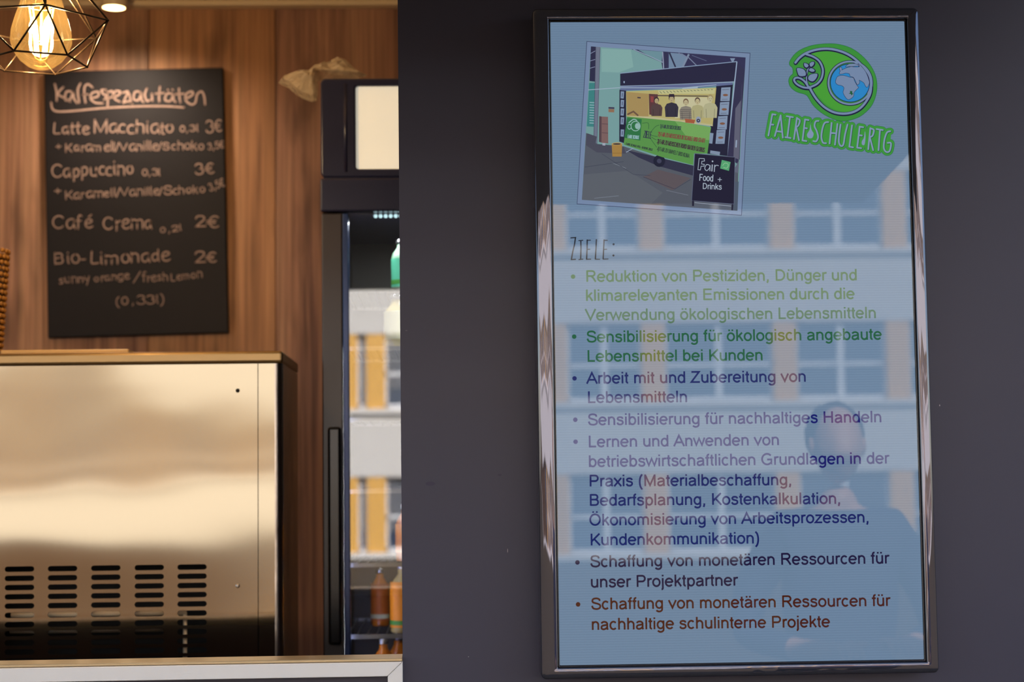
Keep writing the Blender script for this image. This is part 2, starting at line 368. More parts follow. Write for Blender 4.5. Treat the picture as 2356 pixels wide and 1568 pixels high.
# canopy hinged above the hatch (only its mirror image shows)
cn = empty('canopy', (-0.8, YW, 2.86), 'blue grey hinged hatch canopy jutting out above the opening', 'canopy')
m_can = mat('navy_canopy_paint', (128, 136, 148), 0.5, vary=0.05)
xr = CAM.x + 1.10
bm = bmesh.new(); e1 = Vector((0, -1.6, 2.36)); e0 = Vector((0, YW - 0.01, 2.86))
vs = [bm.verts.new(p) for p in ((-3.1, e0.y, e0.z), (xr + 0.35, e0.y, e0.z), (xr, e1.y, e1.z), (-3.1, e1.y, e1.z))]
f = bm.faces.new(vs); r = bmesh.ops.extrude_face_region(bm, geom=[f]); 
for g in r['geom']:
    if isinstance(g, bmesh.types.BMVert): g.co.z += 0.05
bmesh.ops.recalc_face_normals(bm, faces=bm.faces); from_bm('canopy_panel', bm, m_can, cn)
for x in (-2.6, xr - 0.15):
    bm = bmesh.new(); tube(bm, [(x, YW - 0.01, 2.66), (x, -1.0, 2.53)], 0.012); from_bm('gas_strut', bm, mat('black_strut', (20, 20, 22), 0.3), cn, True)

# ================================================================== DISPLAY SCREEN
SW, SH, SZ = 0.61 / 2, 0.61 * 16 / 9 / 2, 1.88
ds = empty('display_screen', (0, YW, SZ - SH), 'tall lit display in a glossy frame on the dark wall listing goals', 'screen')
def rrect(x, z, r, n=5):
    out = []
    for cx, cz, a0 in ((x - r, z - r, 0), (-x + r, z - r, 90), (-x + r, -z + r, 180), (x - r, -z + r, 270)):
        for k in range(n + 1):
            a = math.radians(a0 + 90 * k / n); out.append((cx + r * math.cos(a), cz + r * math.sin(a)))
    return out
def sweep(name, prof, m, parent, r0=0.0, smooth=True):
    bm = bmesh.new(); rings = []
    for d, y in prof:
        k_ = min(1.0, max(0.0, d - 0.004) / 0.016)
        rings.append([bm.verts.new((x + (-0.0085 * k_ if x < 0 else 0.0015 * k_), y, SZ + z)) for x, z in rrect(SW + d, SH + d, max(0.0015, r0 + d * 0.4))])
    for A, B in zip(rings, rings[1:]):
        n = len(A)
        for k in range(n): bm.faces.new((A[k], A[(k + 1) % n], B[(k + 1) % n], B[k]))
    bmesh.ops.recalc_face_normals(bm, faces=bm.faces)
    return from_bm(name, bm, m, parent, smooth)
m_chrome = mat('black_chrome', (104, 102, 112), 0.02, 0.78, bump=(9, 0.0007, (2.5, 1, 0.8)))
sweep('chrome_frame', [(0.0032, 0.004), (0.0033, -0.006), (0.0038, -0.0074), (0.0048, -0.0080), (0.0100, -0.0082), (0.0170, -0.0078), (0.0200, -0.0066), (0.0216, -0.0040), (0.0222, 0.001), (0.0224, 0.02), (0.0224, YW)], m_chrome, ds)
m_chrome.node_tree.nodes['Noise Texture'].inputs['Detail'].default_value = 0.0
sweep('inner_bezel', [(-0.0006, 0.0006), (0.0004, -0.0018), (0.0030, -0.0022), (0.0034, 0.004)], mat('dark_bezel', (26, 24, 30), 0.25), ds)
boxo('housing', (-SW - 0.018, 0.012, SZ - SH - 0.018), (SW + 0.018, YW, SZ + SH + 0.018), mat('black_plastic', (18, 18, 20), 0.5), ds)
# lit panel: faint pixel rows
mp = bpy.data.materials.new('lit_slide_background'); mp.use_nodes = True; n = mp.node_tree.nodes; l = mp.node_tree.links; p = n['Principled BSDF']
p.inputs['Base Color'].default_value = (0.004, 0.004, 0.005, 1); p.inputs['Roughness'].default_value = 0.8; p.inputs['Specular IOR Level'].default_value = 0.1
tc = n.new('ShaderNodeTexCoord'); wv = n.new('ShaderNodeTexWave'); wv.wave_type = 'BANDS'; wv.bands_direction = 'Z'; wv.inputs['Scale'].default_value = 75; wv.inputs['Distortion'].default_value = 1.2; wv.inputs['Detail'].default_value = 2; wv.inputs['Detail Scale'].default_value = 3
l.new(tc.outputs['Object'], wv.inputs['Vector'])
mx = n.new('ShaderNodeMix'); mx.data_type = 'RGBA'; ca = lin((106, 130, 156)); mx.inputs[6].default_value = (*[v * 0.95 for v in ca], 1); mx.inputs[7].default_value = (*[v * 1.05 for v in ca], 1)
l.new(wv.outputs[0], mx.inputs[0]); l.new(mx.outputs[2], p.inputs['Emission Color']); p.inputs['Emission Strength'].default_value = 1.0
pn = boxo('slide_panel', (-SW - 0.002, 0.0, SZ - SH - 0.002), (SW + 0.002, 0.012, SZ + SH + 0.002), mp, ds)
def pane(name, x0, z0, x1, z1, y, m, parent):
    me = bpy.data.meshes.new(name); me.from_pydata([(x0, y, z0), (x1, y, z0), (x1, y, z1), (x0, y, z1)], [], [(0, 1, 2, 3)]); return link(name, me, m, parent)
pane('cover_glass', -SW - 0.002, SZ - SH - 0.002, SW + 0.002, SZ + SH + 0.002, -0.0014, pane_mat('display_glass', (0.99, 0.99, 0.99), 0.042), ds)
GRN, GRD, BLU, PUR, BRN = (88, 146, 74), (52, 122, 62), (52, 58, 132), (72, 62, 112), (118, 76, 62)
E_ = {'g': screen_mat('slide_green', (48, 98, 44)), 'G': screen_mat('slide_deep_green', (20, 88, 48)), 'b': screen_mat('slide_blue', (14, 24, 92)),
      'p': screen_mat('slide_violet', (8, 20, 104)), 'v': screen_mat('slide_plum', (28, 18, 56)), 'r': screen_mat('slide_brown', (72, 30, 14)), 'k': screen_mat('slide_charcoal', (26, 25, 28))}
LINES = [('Reduktion von Pestiziden, D\u00fcnger und', 1348.6, 648.0, 1971.1, 644.5, 'g'), ('klimarelevanten Emissionen durch die', 1348.6, 692, 1965.1, 687.5, 'g'),
 ('Verwendung \u00f6kologischen Lebensmitteln', 1348.6, 736.8, 2015.1, 731.5, 'G'), ('Sensibilisierung f\u00fcr \u00f6kologisch angebaute', 1350.4, 787.2, 2027.5, 780.8, 'G'),
 ('Lebensmittel bei Kunden', 1351.8, 831.6, 1754.4, 828.7, 'G'), ('Arbeit mit und Zubereitung von', 1351.8, 882.3, 1853.8, 877.7, 'b'), ('Lebensmitteln', 1352.8, 926.5, 1580.8, 924.7, 'b'),
 ('Sensibilisierung f\u00fcr nachhaltiges Handeln', 1353.5, 977.9, 2027.8, 970.9, 'p'), ('Lernen und Anwenden von', 1354.6, 1028.3, 1792.1, 1023.4, 'p'),
 ('betriebswirtschaftlichen Grundlagen in der', 1355.3, 1073.8, 2044.4, 1065.7, 'p'), ('Praxis (Materialbeschaffung,', 1356.4, 1118.5, 1821.4, 1115.3, 'b'),
 ('Bedarfsplanung, Kostenkalkulation,', 1357, 1162.9, 1934, 1158.3, 'b'), ('\u00d6konomisierung von Arbeitsprozessen,', 1357, 1208.3, 1999.3, 1201.3, 'b'),
 ('Kundenkommunikation)', 1358.8, 1254, 1746.7, 1249.4, 'b'), ('Schaffung von monet\u00e4ren Ressourcen f\u00fcr', 1358.8, 1304, 2044.4, 1295.5, 'v'),
 ('unser Projektpartner', 1359.9, 1350.9, 1696, 1346.3, 'v'), ('Schaffung von monet\u00e4ren Ressourcen f\u00fcr', 1360.9, 1401.6, 2046.8, 1393.1, 'r'), ('nachhaltige schulinterne Projekte', 1362, 1448.4, 1908.4, 1441.7, 'r')]
for txt, x0, y0, x1, y1, c in LINES:
    fl = Flat(0.0).layer(0.0003); k = (x1 - x0) / sum(SANS[q][0] for q in txt); s0 = 60 * k
    text_on(fl, txt, x0 - s0, y0, x1 + 55 * k, y1); fl.build('text_line', E_[c], pn)
for x, y, c in ((1318.5, 636, 'g'), (1321, 774, 'G'), (1321.8, 870, 'b'), (1323.6, 965, 'p'), (1324.3, 1015.6, 'p'), (1328.5, 1293, 'v'), (1330, 1389.5, 'r')):
    fl = Flat(0.0).layer(0.0003); P = fl.P(x, y); fl.disc(P[0], P[1], 0.0038, n=20); fl.build('bullet_point', E_[c], pn)
# hand-lettered heading
def Z(tr, pts): return [(tr[0] + x / tr[2], tr[1] + y / tr[2]) for x, y in pts]
def zs_(s): return [tuple(float(v) for v in q.split(',')) for q in s.split()]
T1 = (1300, 530, 2.8386)
fl = Flat(0.0).layer(0.0003)
for s, w in (('38,48 70,46', 6), ('68,46 62,90 50,140 42,188', 7), ('40,190 68,188', 6), ('90,66 116,64', 5), ('103,66 104,120 102,188', 7), ('90,190 117,187', 5), ('145,62 144,120 141,188', 7), ('143,64 166,63', 5), ('143,124 162,122', 5), ('141,188 168,187', 5),
             ('205,60 202,120 198,186', 7), ('198,187 226,188', 5), ('255,62 252,120 249,186', 7), ('254,64 276,64', 5), ('252,124 272,122', 5), ('250,187 281,186', 5)):
    fl.stroke([fl.P(*q) for q in Z(T1, zs_(s))], w * 1.25 / 2.84 / 1370, cap=True)
for x, y in ((317, 90), (316, 163)): q = fl.P(*Z(T1, [(x, y)])[0]); fl.disc(q[0], q[1], 0.0018)
fl.build('heading_line', E_['k'], pn)

# ---- the photograph shown on the slide
TP = (1300, 70, 3.563)
PC = {}
pm_list = []
def pc(c):
    c = tuple(int(0.84 * a + 0.16 * b) for a, b in zip(c, (96, 106, 122)))
    if c not in PC: PC[c] = len(pm_list); pm_list.append(screen_mat('slide_photo_%d_%d_%d' % c, c))
    return PC[c]
ph = Flat(0.0); LK = [0.00030]
def pp(c, s, step=0.000012):
    LK[0] += step; ph.layer(LK[0]); ph.m = pc(c); ph.pxpoly(Z(TP, zs_(s)))
def ps(c, s, w, smooth=False, close=False):
    LK[0] += 0.000006; ph.layer(LK[0]); ph.m = pc(c); q = zs_(s); q = crom(q, 5, close) if smooth else q
    ph.stroke([ph.P(*a) for a in Z(TP, q)], w / 3.563 / 1370, close)
def pe(c, x, y, rx, ry=None, n=16):
    LK[0] += 0.000006; ph.layer(LK[0]); ph.m = pc(c); a = ph.P(*Z(TP, [(x, y)])[0]); ph.disc(a[0], a[1], rx / 3.563 / 1370, (ry or rx) / 3.563 / 1370, n)
pp((60, 70, 100), '176,88 1519,184 1449,1517 96,1424'); pp((122, 142, 176), '181,93 1514,189 1444,1511 101,1419')
pp((118, 164, 160), '212,131 1480,222 1412,1478 138,1388')
pp((40, 38, 66), '212,131 252,134 246,420 200,414'); pp((56, 132, 128), '198,430 246,430 240,790 178,786')
for k in range(9): ps((140, 180, 186), '200,%d 240,%d' % (590 + k * 21, 592 + k * 21), 9)
ps((140, 150, 180), '208,190 248,168', 5); ps((140, 150, 180), '206,250 248,238', 5); ps((140, 150, 180), '204,310 246,298', 5)
pp((112, 118, 138), '252,134 290,137 262,930 232,926'); ps((60, 60, 80), '290,140 264,930', 6); ps((70, 70, 90), '252,134 236,900', 4)
pp((122, 166, 164), '290,137 560,160 800,262 800,320 450,352 446,920 264,930')
pp((136, 180, 174), '300,150 540,160 560,300 440,345 300,340')
pp((46, 44, 78), '545,154 1480,222 1474,330 1400,256 800,320 790,262')
pp((110, 150, 160), '600,160 800,174 792,258 700,215'); ps((150, 170, 190), '560,156 700,215 800,262', 7); ps((150, 160, 185), '800,176 808,312', 9); ps((44, 42, 70), '825,180 828,310', 14)
pp((116, 140, 168), '850,182 960,190 1000,215 960,300 850,310'); ps((40, 40, 66), '855,182 905,300', 13); ps((130, 145, 170), '1015,195 965,298', 16); ps((120, 130, 160), '930,186 1015,225 1080,290', 8); ps((90, 96, 130), '1040,205 1160,250', 6)
pp((130, 150, 178), '1352,228 1394,228 1384,250 1362,250'); pp((130, 150, 178), '1366,250 1382,250 1382,262 1366,262')
# floor
pp((84, 88, 98), '172,838 262,930 480,950 760,1040 1060,1110 1420,1160 1412,1478 138,1388')
pp((70, 70, 84), '180,842 260,870 250,930 480,952 500,1010 260,1000 170,940'); pp((92, 96, 104), '150,1180 520,1150 800,1330 700,1428 142,1388')
pp((92, 80, 84), '640,1200 760,1140 1030,1210 880,1310'); ps((56, 54, 70), '640,1200 900,1300 1030,1220', 4); ps((130, 138, 148), '385,1085 500,1130', 4); ps((120, 128, 140), '240,1375 440,1355', 5); ps((60, 62, 78), '160,1120 480,1075', 4)
ps((62, 64, 80), '300,1010 560,1180 700,1190', 4); ps((120, 124, 138), '830,1310 1010,1350', 4)
pp((44, 44, 66), '500,980 760,1040 1060,1110 1050,1190 760,1110 600,1040')
pe((24, 24, 44), 772, 1070, 50, 50); pe((60, 60, 84), 772, 1070, 20, 20)
# carton stack and bin
pp((130, 96, 92), '300,706 352,708 354,926 298,920'); pp((86, 62, 68), '280,702 300,706 298,918 278,914'); ps((90, 64, 70), '302,765 352,768', 5); ps((90, 64, 70), '302,838 352,842', 5); pp((170, 175, 190), '306,922 330,923 330,944 306,942')
pp((176, 132, 60), '382,928 468,928 464,1034 388,1034'); pe((200, 160, 84), 425, 930, 43, 12); pe((60, 50, 50), 425, 931, 34, 7); ps((150, 108, 44), '388,1006 464,1006', 5)
pp((60, 50, 72), '356,628 404,630 404,644 356,642'); pp((150, 110, 80), '356,644 404,646 402,672 356,670')
# stall body
pp((34, 30, 56), '452,352 1408,256 1384,420 452,458'); ps((140, 160, 190), '452,352 1408,256', 7); ps((150, 170, 196), '452,458 780,450 1384,422', 8)
pp((46, 44, 72), '1408,256 1474,326 1420,1100 1326,1030'); ps((160, 180, 210), '1408,256 1326,1030', 9); pe((150, 170, 200), 484, 424, 6, 10)
pp((96, 96, 116), '1396,640 1450,560 1428,1060 1380,1040'); ps((60, 58, 84), '1450,440 1428,1060', 6)
pp((28, 26, 48), '446,486 500,490 500,930 444,910'); pp((28, 26, 48), '1240,450 1376,440 1330,1030 1160,1010')
pp((96, 106, 150), '452,462 1376,428 1372,446 1090,470 500,494 452,490'); ps((170, 190, 210), '190,488 450,470 960,472 1240,446', 6); pp((170, 190, 205), '960,470 1088,462 1086,484 960,494')
# lit serving hatch
pp((196, 182, 110), '500,500 1240,470 1210,780 940,740 504,706'); pp((176, 146, 84), '504,505 684,520 684,705 508,705'); pp((210, 204, 140), '760,492 1230,476 1224,520 770,520')
for k in range(16): ps((110, 116, 84), '%d,%d %d,%d' % (775 + k * 28, 500 - k, 792 + k * 28, 516 - k * 2), 5)
pp((92, 52, 52), '686,520 760,524 760,700 690,690'); pp((150, 60, 60), '700,540 726,542 724,590 702,588'); pp((214, 206, 160), '900,545 1200,550 1200,700 900,720'); ps((80, 66, 60), '760,535 1200,540', 9)
pp((60, 46, 60), '592,546 620,548 620,558 592,556'); ps((110, 80, 60), '510,690 560,665 600,700', 14)
def figure(x, y, s, top, skin, hair, hat=False):
    pp(top, '%g,%g %g,%g %g,%g %g,%g %g,%g %g,%g %g,%g' % (x - 50 * s, y + 150 * s, x - 56 * s, y + 70 * s, x - 40 * s, y + 42 * s, x, y + 30 * s, x + 40 * s, y + 42 * s, x + 56 * s, y + 70 * s, x + 50 * s, y + 150 * s))
    pe(hair, x, y - 4 * s, 24 * s, 30 * s); pe(skin, x, y + 4 * s, 19 * s, 25 * s)
    if hat: pp(hair, '%g,%g %g,%g %g,%g %g,%g' % (x - 26 * s, y - 14 * s, x - 20 * s, y - 38 * s, x + 20 * s, y - 38 * s, x + 26 * s, y - 14 * s))
    for dx in (-8, 8): pe((50, 40, 40), x + dx * s, y + 1 * s, 3 * s, 2.5 * s, 8)
    ps((70, 40, 40), '%g,%g %g,%g' % (x - 6 * s, y + 16 * s, x + 6 * s, y + 16 * s), 2.5)
    ps(tuple(int(v * 0.7) for v in top), '%g,%g %g,%g' % (x - 34 * s, y + 80 * s, x - 30 * s, y + 150 * s), 4); ps(tuple(int(v * 0.7) for v in top), '%g,%g %g,%g' % (x + 34 * s, y + 80 * s, x + 30 * s, y + 150 * s), 4)
figure(750, 575, 0.85, (84, 60, 58), (190, 170, 120), (48, 34, 40)); figure(873, 560, 1.0, (48, 42, 56), (196, 176, 126), (44, 30, 44), True)
figure(990, 590, 0.95, (142, 132, 116), (204, 188, 140), (120, 90, 66)); figure(1085, 580, 0.95, (186, 178, 124), (208, 192, 140), (90, 66, 54)); figure(1190, 560, 1.05, (192, 186, 140), (206, 196, 150), (170, 150, 100))
for k in range(5): ps((80, 72, 70), '%d,%d %d,%d' % (945, 650 + k * 16, 1036, 652 + k * 16), 4)
pp((196, 190, 140), '510,700 700,708 940,738 1210,772 1210,786 940,752 508,712'); pp((170, 84, 50), '982,724 1066,734 1058,764 986,756'); pe((150, 160, 180), 1092, 735, 22, 30); pe((40, 40, 60), 1092, 740, 15); pe((160, 170, 190), 1092, 740, 6)
# green banner
pp((86, 150, 66), '508,706 940,748 1196,794 1166,1010 1056,1010 1050,1104 800,1040 480,936'); pp((116, 172, 84), '900,744 1196,794 1180,900 1000,880')
pp((40, 112, 58), '508,716 628,728 616,904 484,880'); 
ps((150, 190, 180), '520,760 560,730 590,740', 9, True); pe((150, 190, 180), 577, 785, 42, 44); pe((40, 112, 58), 577, 785, 35, 37); pe((150, 190, 180), 592, 785, 20, 26); pe((150, 190, 180), 527, 790, 18, 24); pe((40, 112, 58), 527, 790, 12, 17)
ph.m = pc((150, 190, 190)); LK[0] += 1e-5; ph.layer(LK[0]); text_on(ph, 'FAIRE SCHULE', *Z(TP, [(512, 884)])[0], *Z(TP, [(606, 892)])[0], cap=8, wpx=1.3)
def ptxt(c, t, x0, y0, x1, y1, cap, w):
    LK[0] += 6e-6; ph.layer(LK[0]); ph.m = pc(c); a = Z(TP, [(x0, y0)])[0]; b = Z(TP, [(x1, y1)])[0]; text_on(ph, t, *a, *b, cap=cap, wpx=w)
ptxt((44, 50, 66), 'ZIELE', 640, 880, 706, 890, 17, 1.7)
ptxt((46, 60, 60), '1) FAIR ZU SICH SELBST', 776, 800, 950, 818, 8.5, 1.3)
ptxt((128, 60, 52), '2) FAIR ZU MENSCHEN IN SCHULE UND STADT', 760, 866, 1146, 922, 10, 1.4)
ptxt((60, 44, 48), '3) FAIR ZU MENSCHEN RUND UM DEN GLOBUS', 752, 926, 1140, 1000, 10.5, 1.5)
ptxt((50, 76, 50), '4) FAIR ZU UMWELT UND KLIMA', 752, 984, 1016, 1046, 9.5, 1.4)
ptxt((44, 56, 50), 'FAIRE SCHULE RTG - UNSERE ZIELE', 496, 938, 716, 988, 5, 1.1)
for s in ('632,762 680,760 684,810', '700,836 740,790 772,776', '706,860 740,868 758,872', '706,872 730,890 750,898', '700,888 730,930 752,960'): ps((44, 90, 50), s, 4, True)
# posters on the shutters and the ladder hinge
for x0, y0, x1, y1, sk in ((1280, 470, 1356, 580, 8), (1270, 590, 1346, 694, 8), (1254, 705, 1332, 812, 8), (1242, 818, 1316, 930, 10)):
    pp((134, 152, 178), '%d,%d %d,%d %d,%d %d,%d' % (x0, y0, x1, y0 - 4, x1 - sk, y1, x0 - sk, y1)); pe((130, 84, 60), (x0 + x1) / 2 - 4, (y0 + y1) / 2 + 6, 22, 10); ps((90, 90, 110), '%d,%d %d,%d' % (x0 + 8, y0 + 18, x1 - 14, y0 + 15), 4); ps((90, 90, 110), '%d,%d %d,%d' % (x0 + 4, y1 - 14, x1 - 24, y1 - 15), 4)
for y in (500, 570, 640, 712, 812):
    pp((130, 150, 178), '456,%d 484,%d 480,%d 454,%d' % (y, y + 2, y + 60, y + 58)); ps((70, 74, 100), '470,%d 468,%d' % (y + 14, y + 46), 6)
pp((130, 150, 175), '1186,840 1216,844 1206,930 1180,926'); ps((150, 165, 190), '500,1000 560,965', 6); pp((130, 146, 170), '1190,984 1270,996 1266,1024 1188,1010'); pp((150, 165, 190), '1398,900 1410,900 1406,960 1394,960')
pp((96, 100, 118), '1390,1130 1426,1060 1420,1170 1384,1160'); pp((74, 84, 100), '1380,1240 1422,1240 1412,1476 1376,1474')
# chalk sign
pp((24, 20, 40), '1062,1010 1392,1040 1384,1424 1036,1396'); ps((90, 96, 120), '1062,1010 1392,1040 1384,1424 1036,1396', 5, close=True); ps((28, 24, 44), '1048,1396 1048,1440', 16); ps((28, 24, 44), '1372,1424 1368,1474', 14)
ps((170, 180, 200), '1060,1412 1360,1440', 4)
for s in ('1098,1050 1140,1052 1142,1072 1120,1074 1118,1096 1140,1098 1138,1114 1114,1114 1108,1144 1088,1142 1098,1050',):
    ps((176, 190, 205), s, 5)
ps((176, 190, 205), '1186,1108 1160,1100 1144,1130 1160,1150 1182,1130 1188,1108 1186,1154', 6, True); ps((176, 190, 205), '1206,1100 1202,1156', 9); pe((176, 190, 205), 1208, 1074, 7); ps((176, 190, 205), '1226,1102 1222,1160', 7); ps((176, 190, 205), '1224,1120 1240,1106 1258,1110', 6, True)
ptxt((176, 190, 205), 'Food', 1096, 1232, 1214, 1240, 16, 1.9); ps((176, 190, 205), '1250,1222 1284,1224', 5); ps((176, 190, 205), '1268,1206 1266,1240', 5); ptxt((176, 190, 205), 'Drinks', 1124, 1300, 1284, 1306, 14, 1.8)
pp((82, 170, 110), '1284,1062 1356,1080 1342,1152 1270,1132'); ps((150, 205, 150), '1290,1110 1310,1088 1336,1100 1326,1128 1296,1124', 5, True)
ph.build('slide_photo', pm_list, pn)

# ---- the round emblem and its lettering
TL = (1740, 80, 5.226); LG = [0.00030]
def lfl(name, c, items, step=0.00004):
    LG[0] += step; fl = Flat(0.0).layer(LG[0])
    for it in items:
        kind, s = it[0], it[1]
        q = zs_(s) if isinstance(s, str) else s
        if kind == 'p': fl.pxpoly(Z(TL, q))
        elif kind == 'P': fl.pxpoly(Z(TL, crom(q, 6, True)))
        elif kind == 's': fl.stroke([fl.P(*a) for a in Z(TL, q)], it[2] / 5.226 / 1370, cap=True)
        elif kind == 'S': fl.stroke([fl.P(*a) for a in Z(TL, crom(q, 6))], it[2] / 5.226 / 1370, cap=True)
        elif kind == 'C': fl.stroke([fl.P(*a) for a in Z(TL, crom(q, 6, True))], it[2] / 5.226 / 1370, close=True)
        elif kind == 'o':
            a = fl.P(*Z(TL, [(q[0], q[1])])[0]); fl.disc(a[0], a[1], q[2] / 5.226 / 1370, q[3] / 5.226 / 1370, 48)
    fl.build(name, screen_mat('emblem_%d_%d_%d' % c, c), pn)
badge = '870,110 1010,122 1160,175 1300,285 1400,420 1445,560 1440,700 1390,840 1300,940 1200,1000 1060,1035 940,1015 800,945 690,850 620,740 580,712 480,680 410,620 392,550 410,500 440,470 438,400 402,360 410,310 470,230 560,170 700,125'
lfl('emblem_badge', (34, 110, 62), [('C', badge, 12)]); lfl('emblem_badge', (60, 142, 60), [('P', badge)])
lfl('emblem_field', (72, 156, 56), [('P', '650,205 760,188 900,192 1060,235 1200,325 1060,330 960,380 890,470 870,580 890,680 950,780 1030,830 1120,838 1220,810 1310,765 1270,850 1190,900 1080,925 960,905 840,835 750,740 680,640 780,560 800,430 760,330 700,270')])
DK, LT = (30, 28, 62), (116, 136, 168)
arcs = [('S', '470,335 520,275 600,220 720,180 850,168 980,188 1110,240 1225,325 1320,440 1375,580 1370,700 1320,800 1250,880 1160,930 1050,948 930,930 820,870 730,780 670,690 640,630'),
        ('S', '600,235 680,262 750,310 790,380 800,450 780,530 730,590 660,625'), ('S', '632,640 560,630 490,595 455,550 470,520 520,520 580,560 625,625'), ('S', '632,640 606,560 604,480 625,400 650,370')]
lfl('emblem_outline', DK, [(a[0], [(x + 2, y + 6) for x, y in zs_(a[1])], 50) for a in arcs[:3]] + [('S', arcs[3][1], 30)])
lfl('emblem_outline', DK, [('C', [(1128 + 262 * math.cos(t / 18 * PI), 580 + 258 * math.sin(t / 18 * PI)) for t in range(36)], 36)])
lfl('emblem_line', LT, [('S', arcs[0][1], 28)] + [('S', a[1], 24) for a in arcs[1:3]] + [('S', arcs[3][1], 14)])
lfl('emblem_line', LT, [('C', [(1128 + 260 * math.cos(t / 18 * PI), 578 + 256 * math.sin(t / 18 * PI)) for t in range(36)], 22), ('p', '1180,340 1240,330 1340,450 1385,580 1385,680 1340,770 1330,640 1290,460')])
leaves = ['492,402 560,412 592,450 588,492 520,495 495,450', '574,342 610,350 628,372 606,394 580,380', '640,350 665,328 694,330 688,362 655,385', '632,425 655,402 690,415 700,438 665,445', '625,510 655,478 730,470 722,520 680,560 632,545']
lfl('emblem_outline', DK, [('C', [(x + 2, y + 5) for x, y in zs_(s)], 24) for s in leaves]); lfl('emblem_leaf', LT, [('P', s) for s in leaves])
lfl('globe_outline', DK, [('o', (1126, 580, 246, 240))]); lfl('globe_sea', (44, 132, 196), [('o', (1126, 580, 238, 232))])
land = ['985,500 1050,492 1120,512 1165,520 1180,560 1215,620 1225,636 1175,690 1165,740 1120,775 1090,770 1060,730 1045,690 1055,640 1030,612 980,600 955,575 960,535',
        '1000,470 1010,440 1045,418 1085,400 1140,385 1180,390 1240,385 1225,350 1270,390 1320,460 1355,560 1350,600 1330,630 1310,610 1290,575 1235,545 1240,575 1215,600 1190,550 1165,510 1130,500 1120,470 1085,460 1060,462 1035,470',
        '1000,400 1020,393 1028,420 1010,436', '1075,385 1110,355 1180,350 1235,370 1180,378 1120,380']
lfl('globe_outline', DK, [('C', s, 9) for s in land]); lfl('globe_land', LT, [('P', s) for s in land]); lfl('globe_mark', (30, 92, 60), [('p', '1125,675 1155,680 1150,700 1165,705 1145,730 1135,712 1108,708 1128,698')])
let = ['s 192,955 145,1212;s 192,955 232,962;s 168,1078 204,1082', 's 292,970 222,1218;s 292,970 318,1238;s 248,1160 312,1168', 's 365,980 440,992;s 404,988 372,1236;s 348,1232 412,1242',
       's 488,1000 452,1256;S 488,1004 522,1030 505,1090 476,1110;s 480,1114 512,1268', 's 585,1018 555,1270;s 585,1020 628,1026;s 572,1120 608,1126;s 556,1272 602,1278',
       'S 748,1036 712,1044 700,1100 726,1160 742,1230 720,1280 684,1278', 'S 864,1050 820,1062 792,1140 782,1230 800,1296 838,1304', 's 905,1060 880,1308;s 975,1072 945,1322;s 892,1180 962,1186',
       'S 1012,1080 996,1200 992,1290 1015,1336 1046,1318 1066,1200 1096,1080', 's 1150,1090 1118,1346;s 1118,1346 1162,1354', 's 1242,1104 1212,1356;s 1242,1106 1284,1112;s 1230,1206 1268,1212;s 1212,1358 1260,1364',
       's 1370,1122 1345,1376;S 1372,1126 1412,1146 1398,1210 1364,1232;s 1364,1234 1404,1388', 's 1445,1134 1520,1146;s 1486,1142 1468,1388', 'S 1610,1160 1570,1176 1540,1260 1532,1360 1560,1408 1602,1396 1618,1306 1578,1300']
def lets(w, dx=0, dy=0):
    out = []
    for g in let:
        for st in g.split(';'): out.append((st[0], [(x + dx, y + dy) for x, y in zs_(st[2:])], w))
    return out
lfl('lettering_backing', (34, 104, 62), lets(88)); lfl('lettering_backing', (62, 148, 62), lets(80) + [('p', '150,1000 600,1060 1300,1130 1620,1200 1600,1380 1200,1340 700,1270 160,1210')])
lfl('lettering_shadow', (36, 92, 54), lets(27, 4, 4)); lfl('lettering', (128, 148, 178), lets(20) + [('P', '650,1075 662,1140 688,1190 670,1240 625,1240 608,1200 640,1140'), ('P', '1305,1160 1312,1230 1300,1320 1270,1320 1268,1280 1292,1240')])

# ================================================================== INTERIOR
# menu board
mb = empty('menu_board', hit(315, 777, YB - 0.03), 'black chalkboard listing coffee drinks and prices on the wood wall', 'menu board')
cs = [hit(*c, YB - 0.022) for c in ((101, 164.5), (513, 154.5), (525.5, 765), (110, 777))]
prism('board', [(c.x, c.z) for c in cs], YB - 0.022, YB - 0.0005, mat('black_slate', (26, 22, 26), 0.62, vary=0.15, vscale=8, bump=(60, 0.0002), spec=0.3), mb, bev=0.003)
m_chalk = mat('chalk', (168, 140, 128), 0.9, vary=0.25, vscale=90)
rr = random.Random(3)
def chalk(t, x0, y0, x1, y1, cap, w, j=1.0):
    fl = Flat(YB - 0.0228); text_on(fl, t, x0, y0, x1, y1, HAND, cap, w * 0.74, j, True, rr); fl.build('chalk_line', m_chalk, mb)
T2 = (80, 140, 4.9)
fl = Flat(YB - 0.0228)
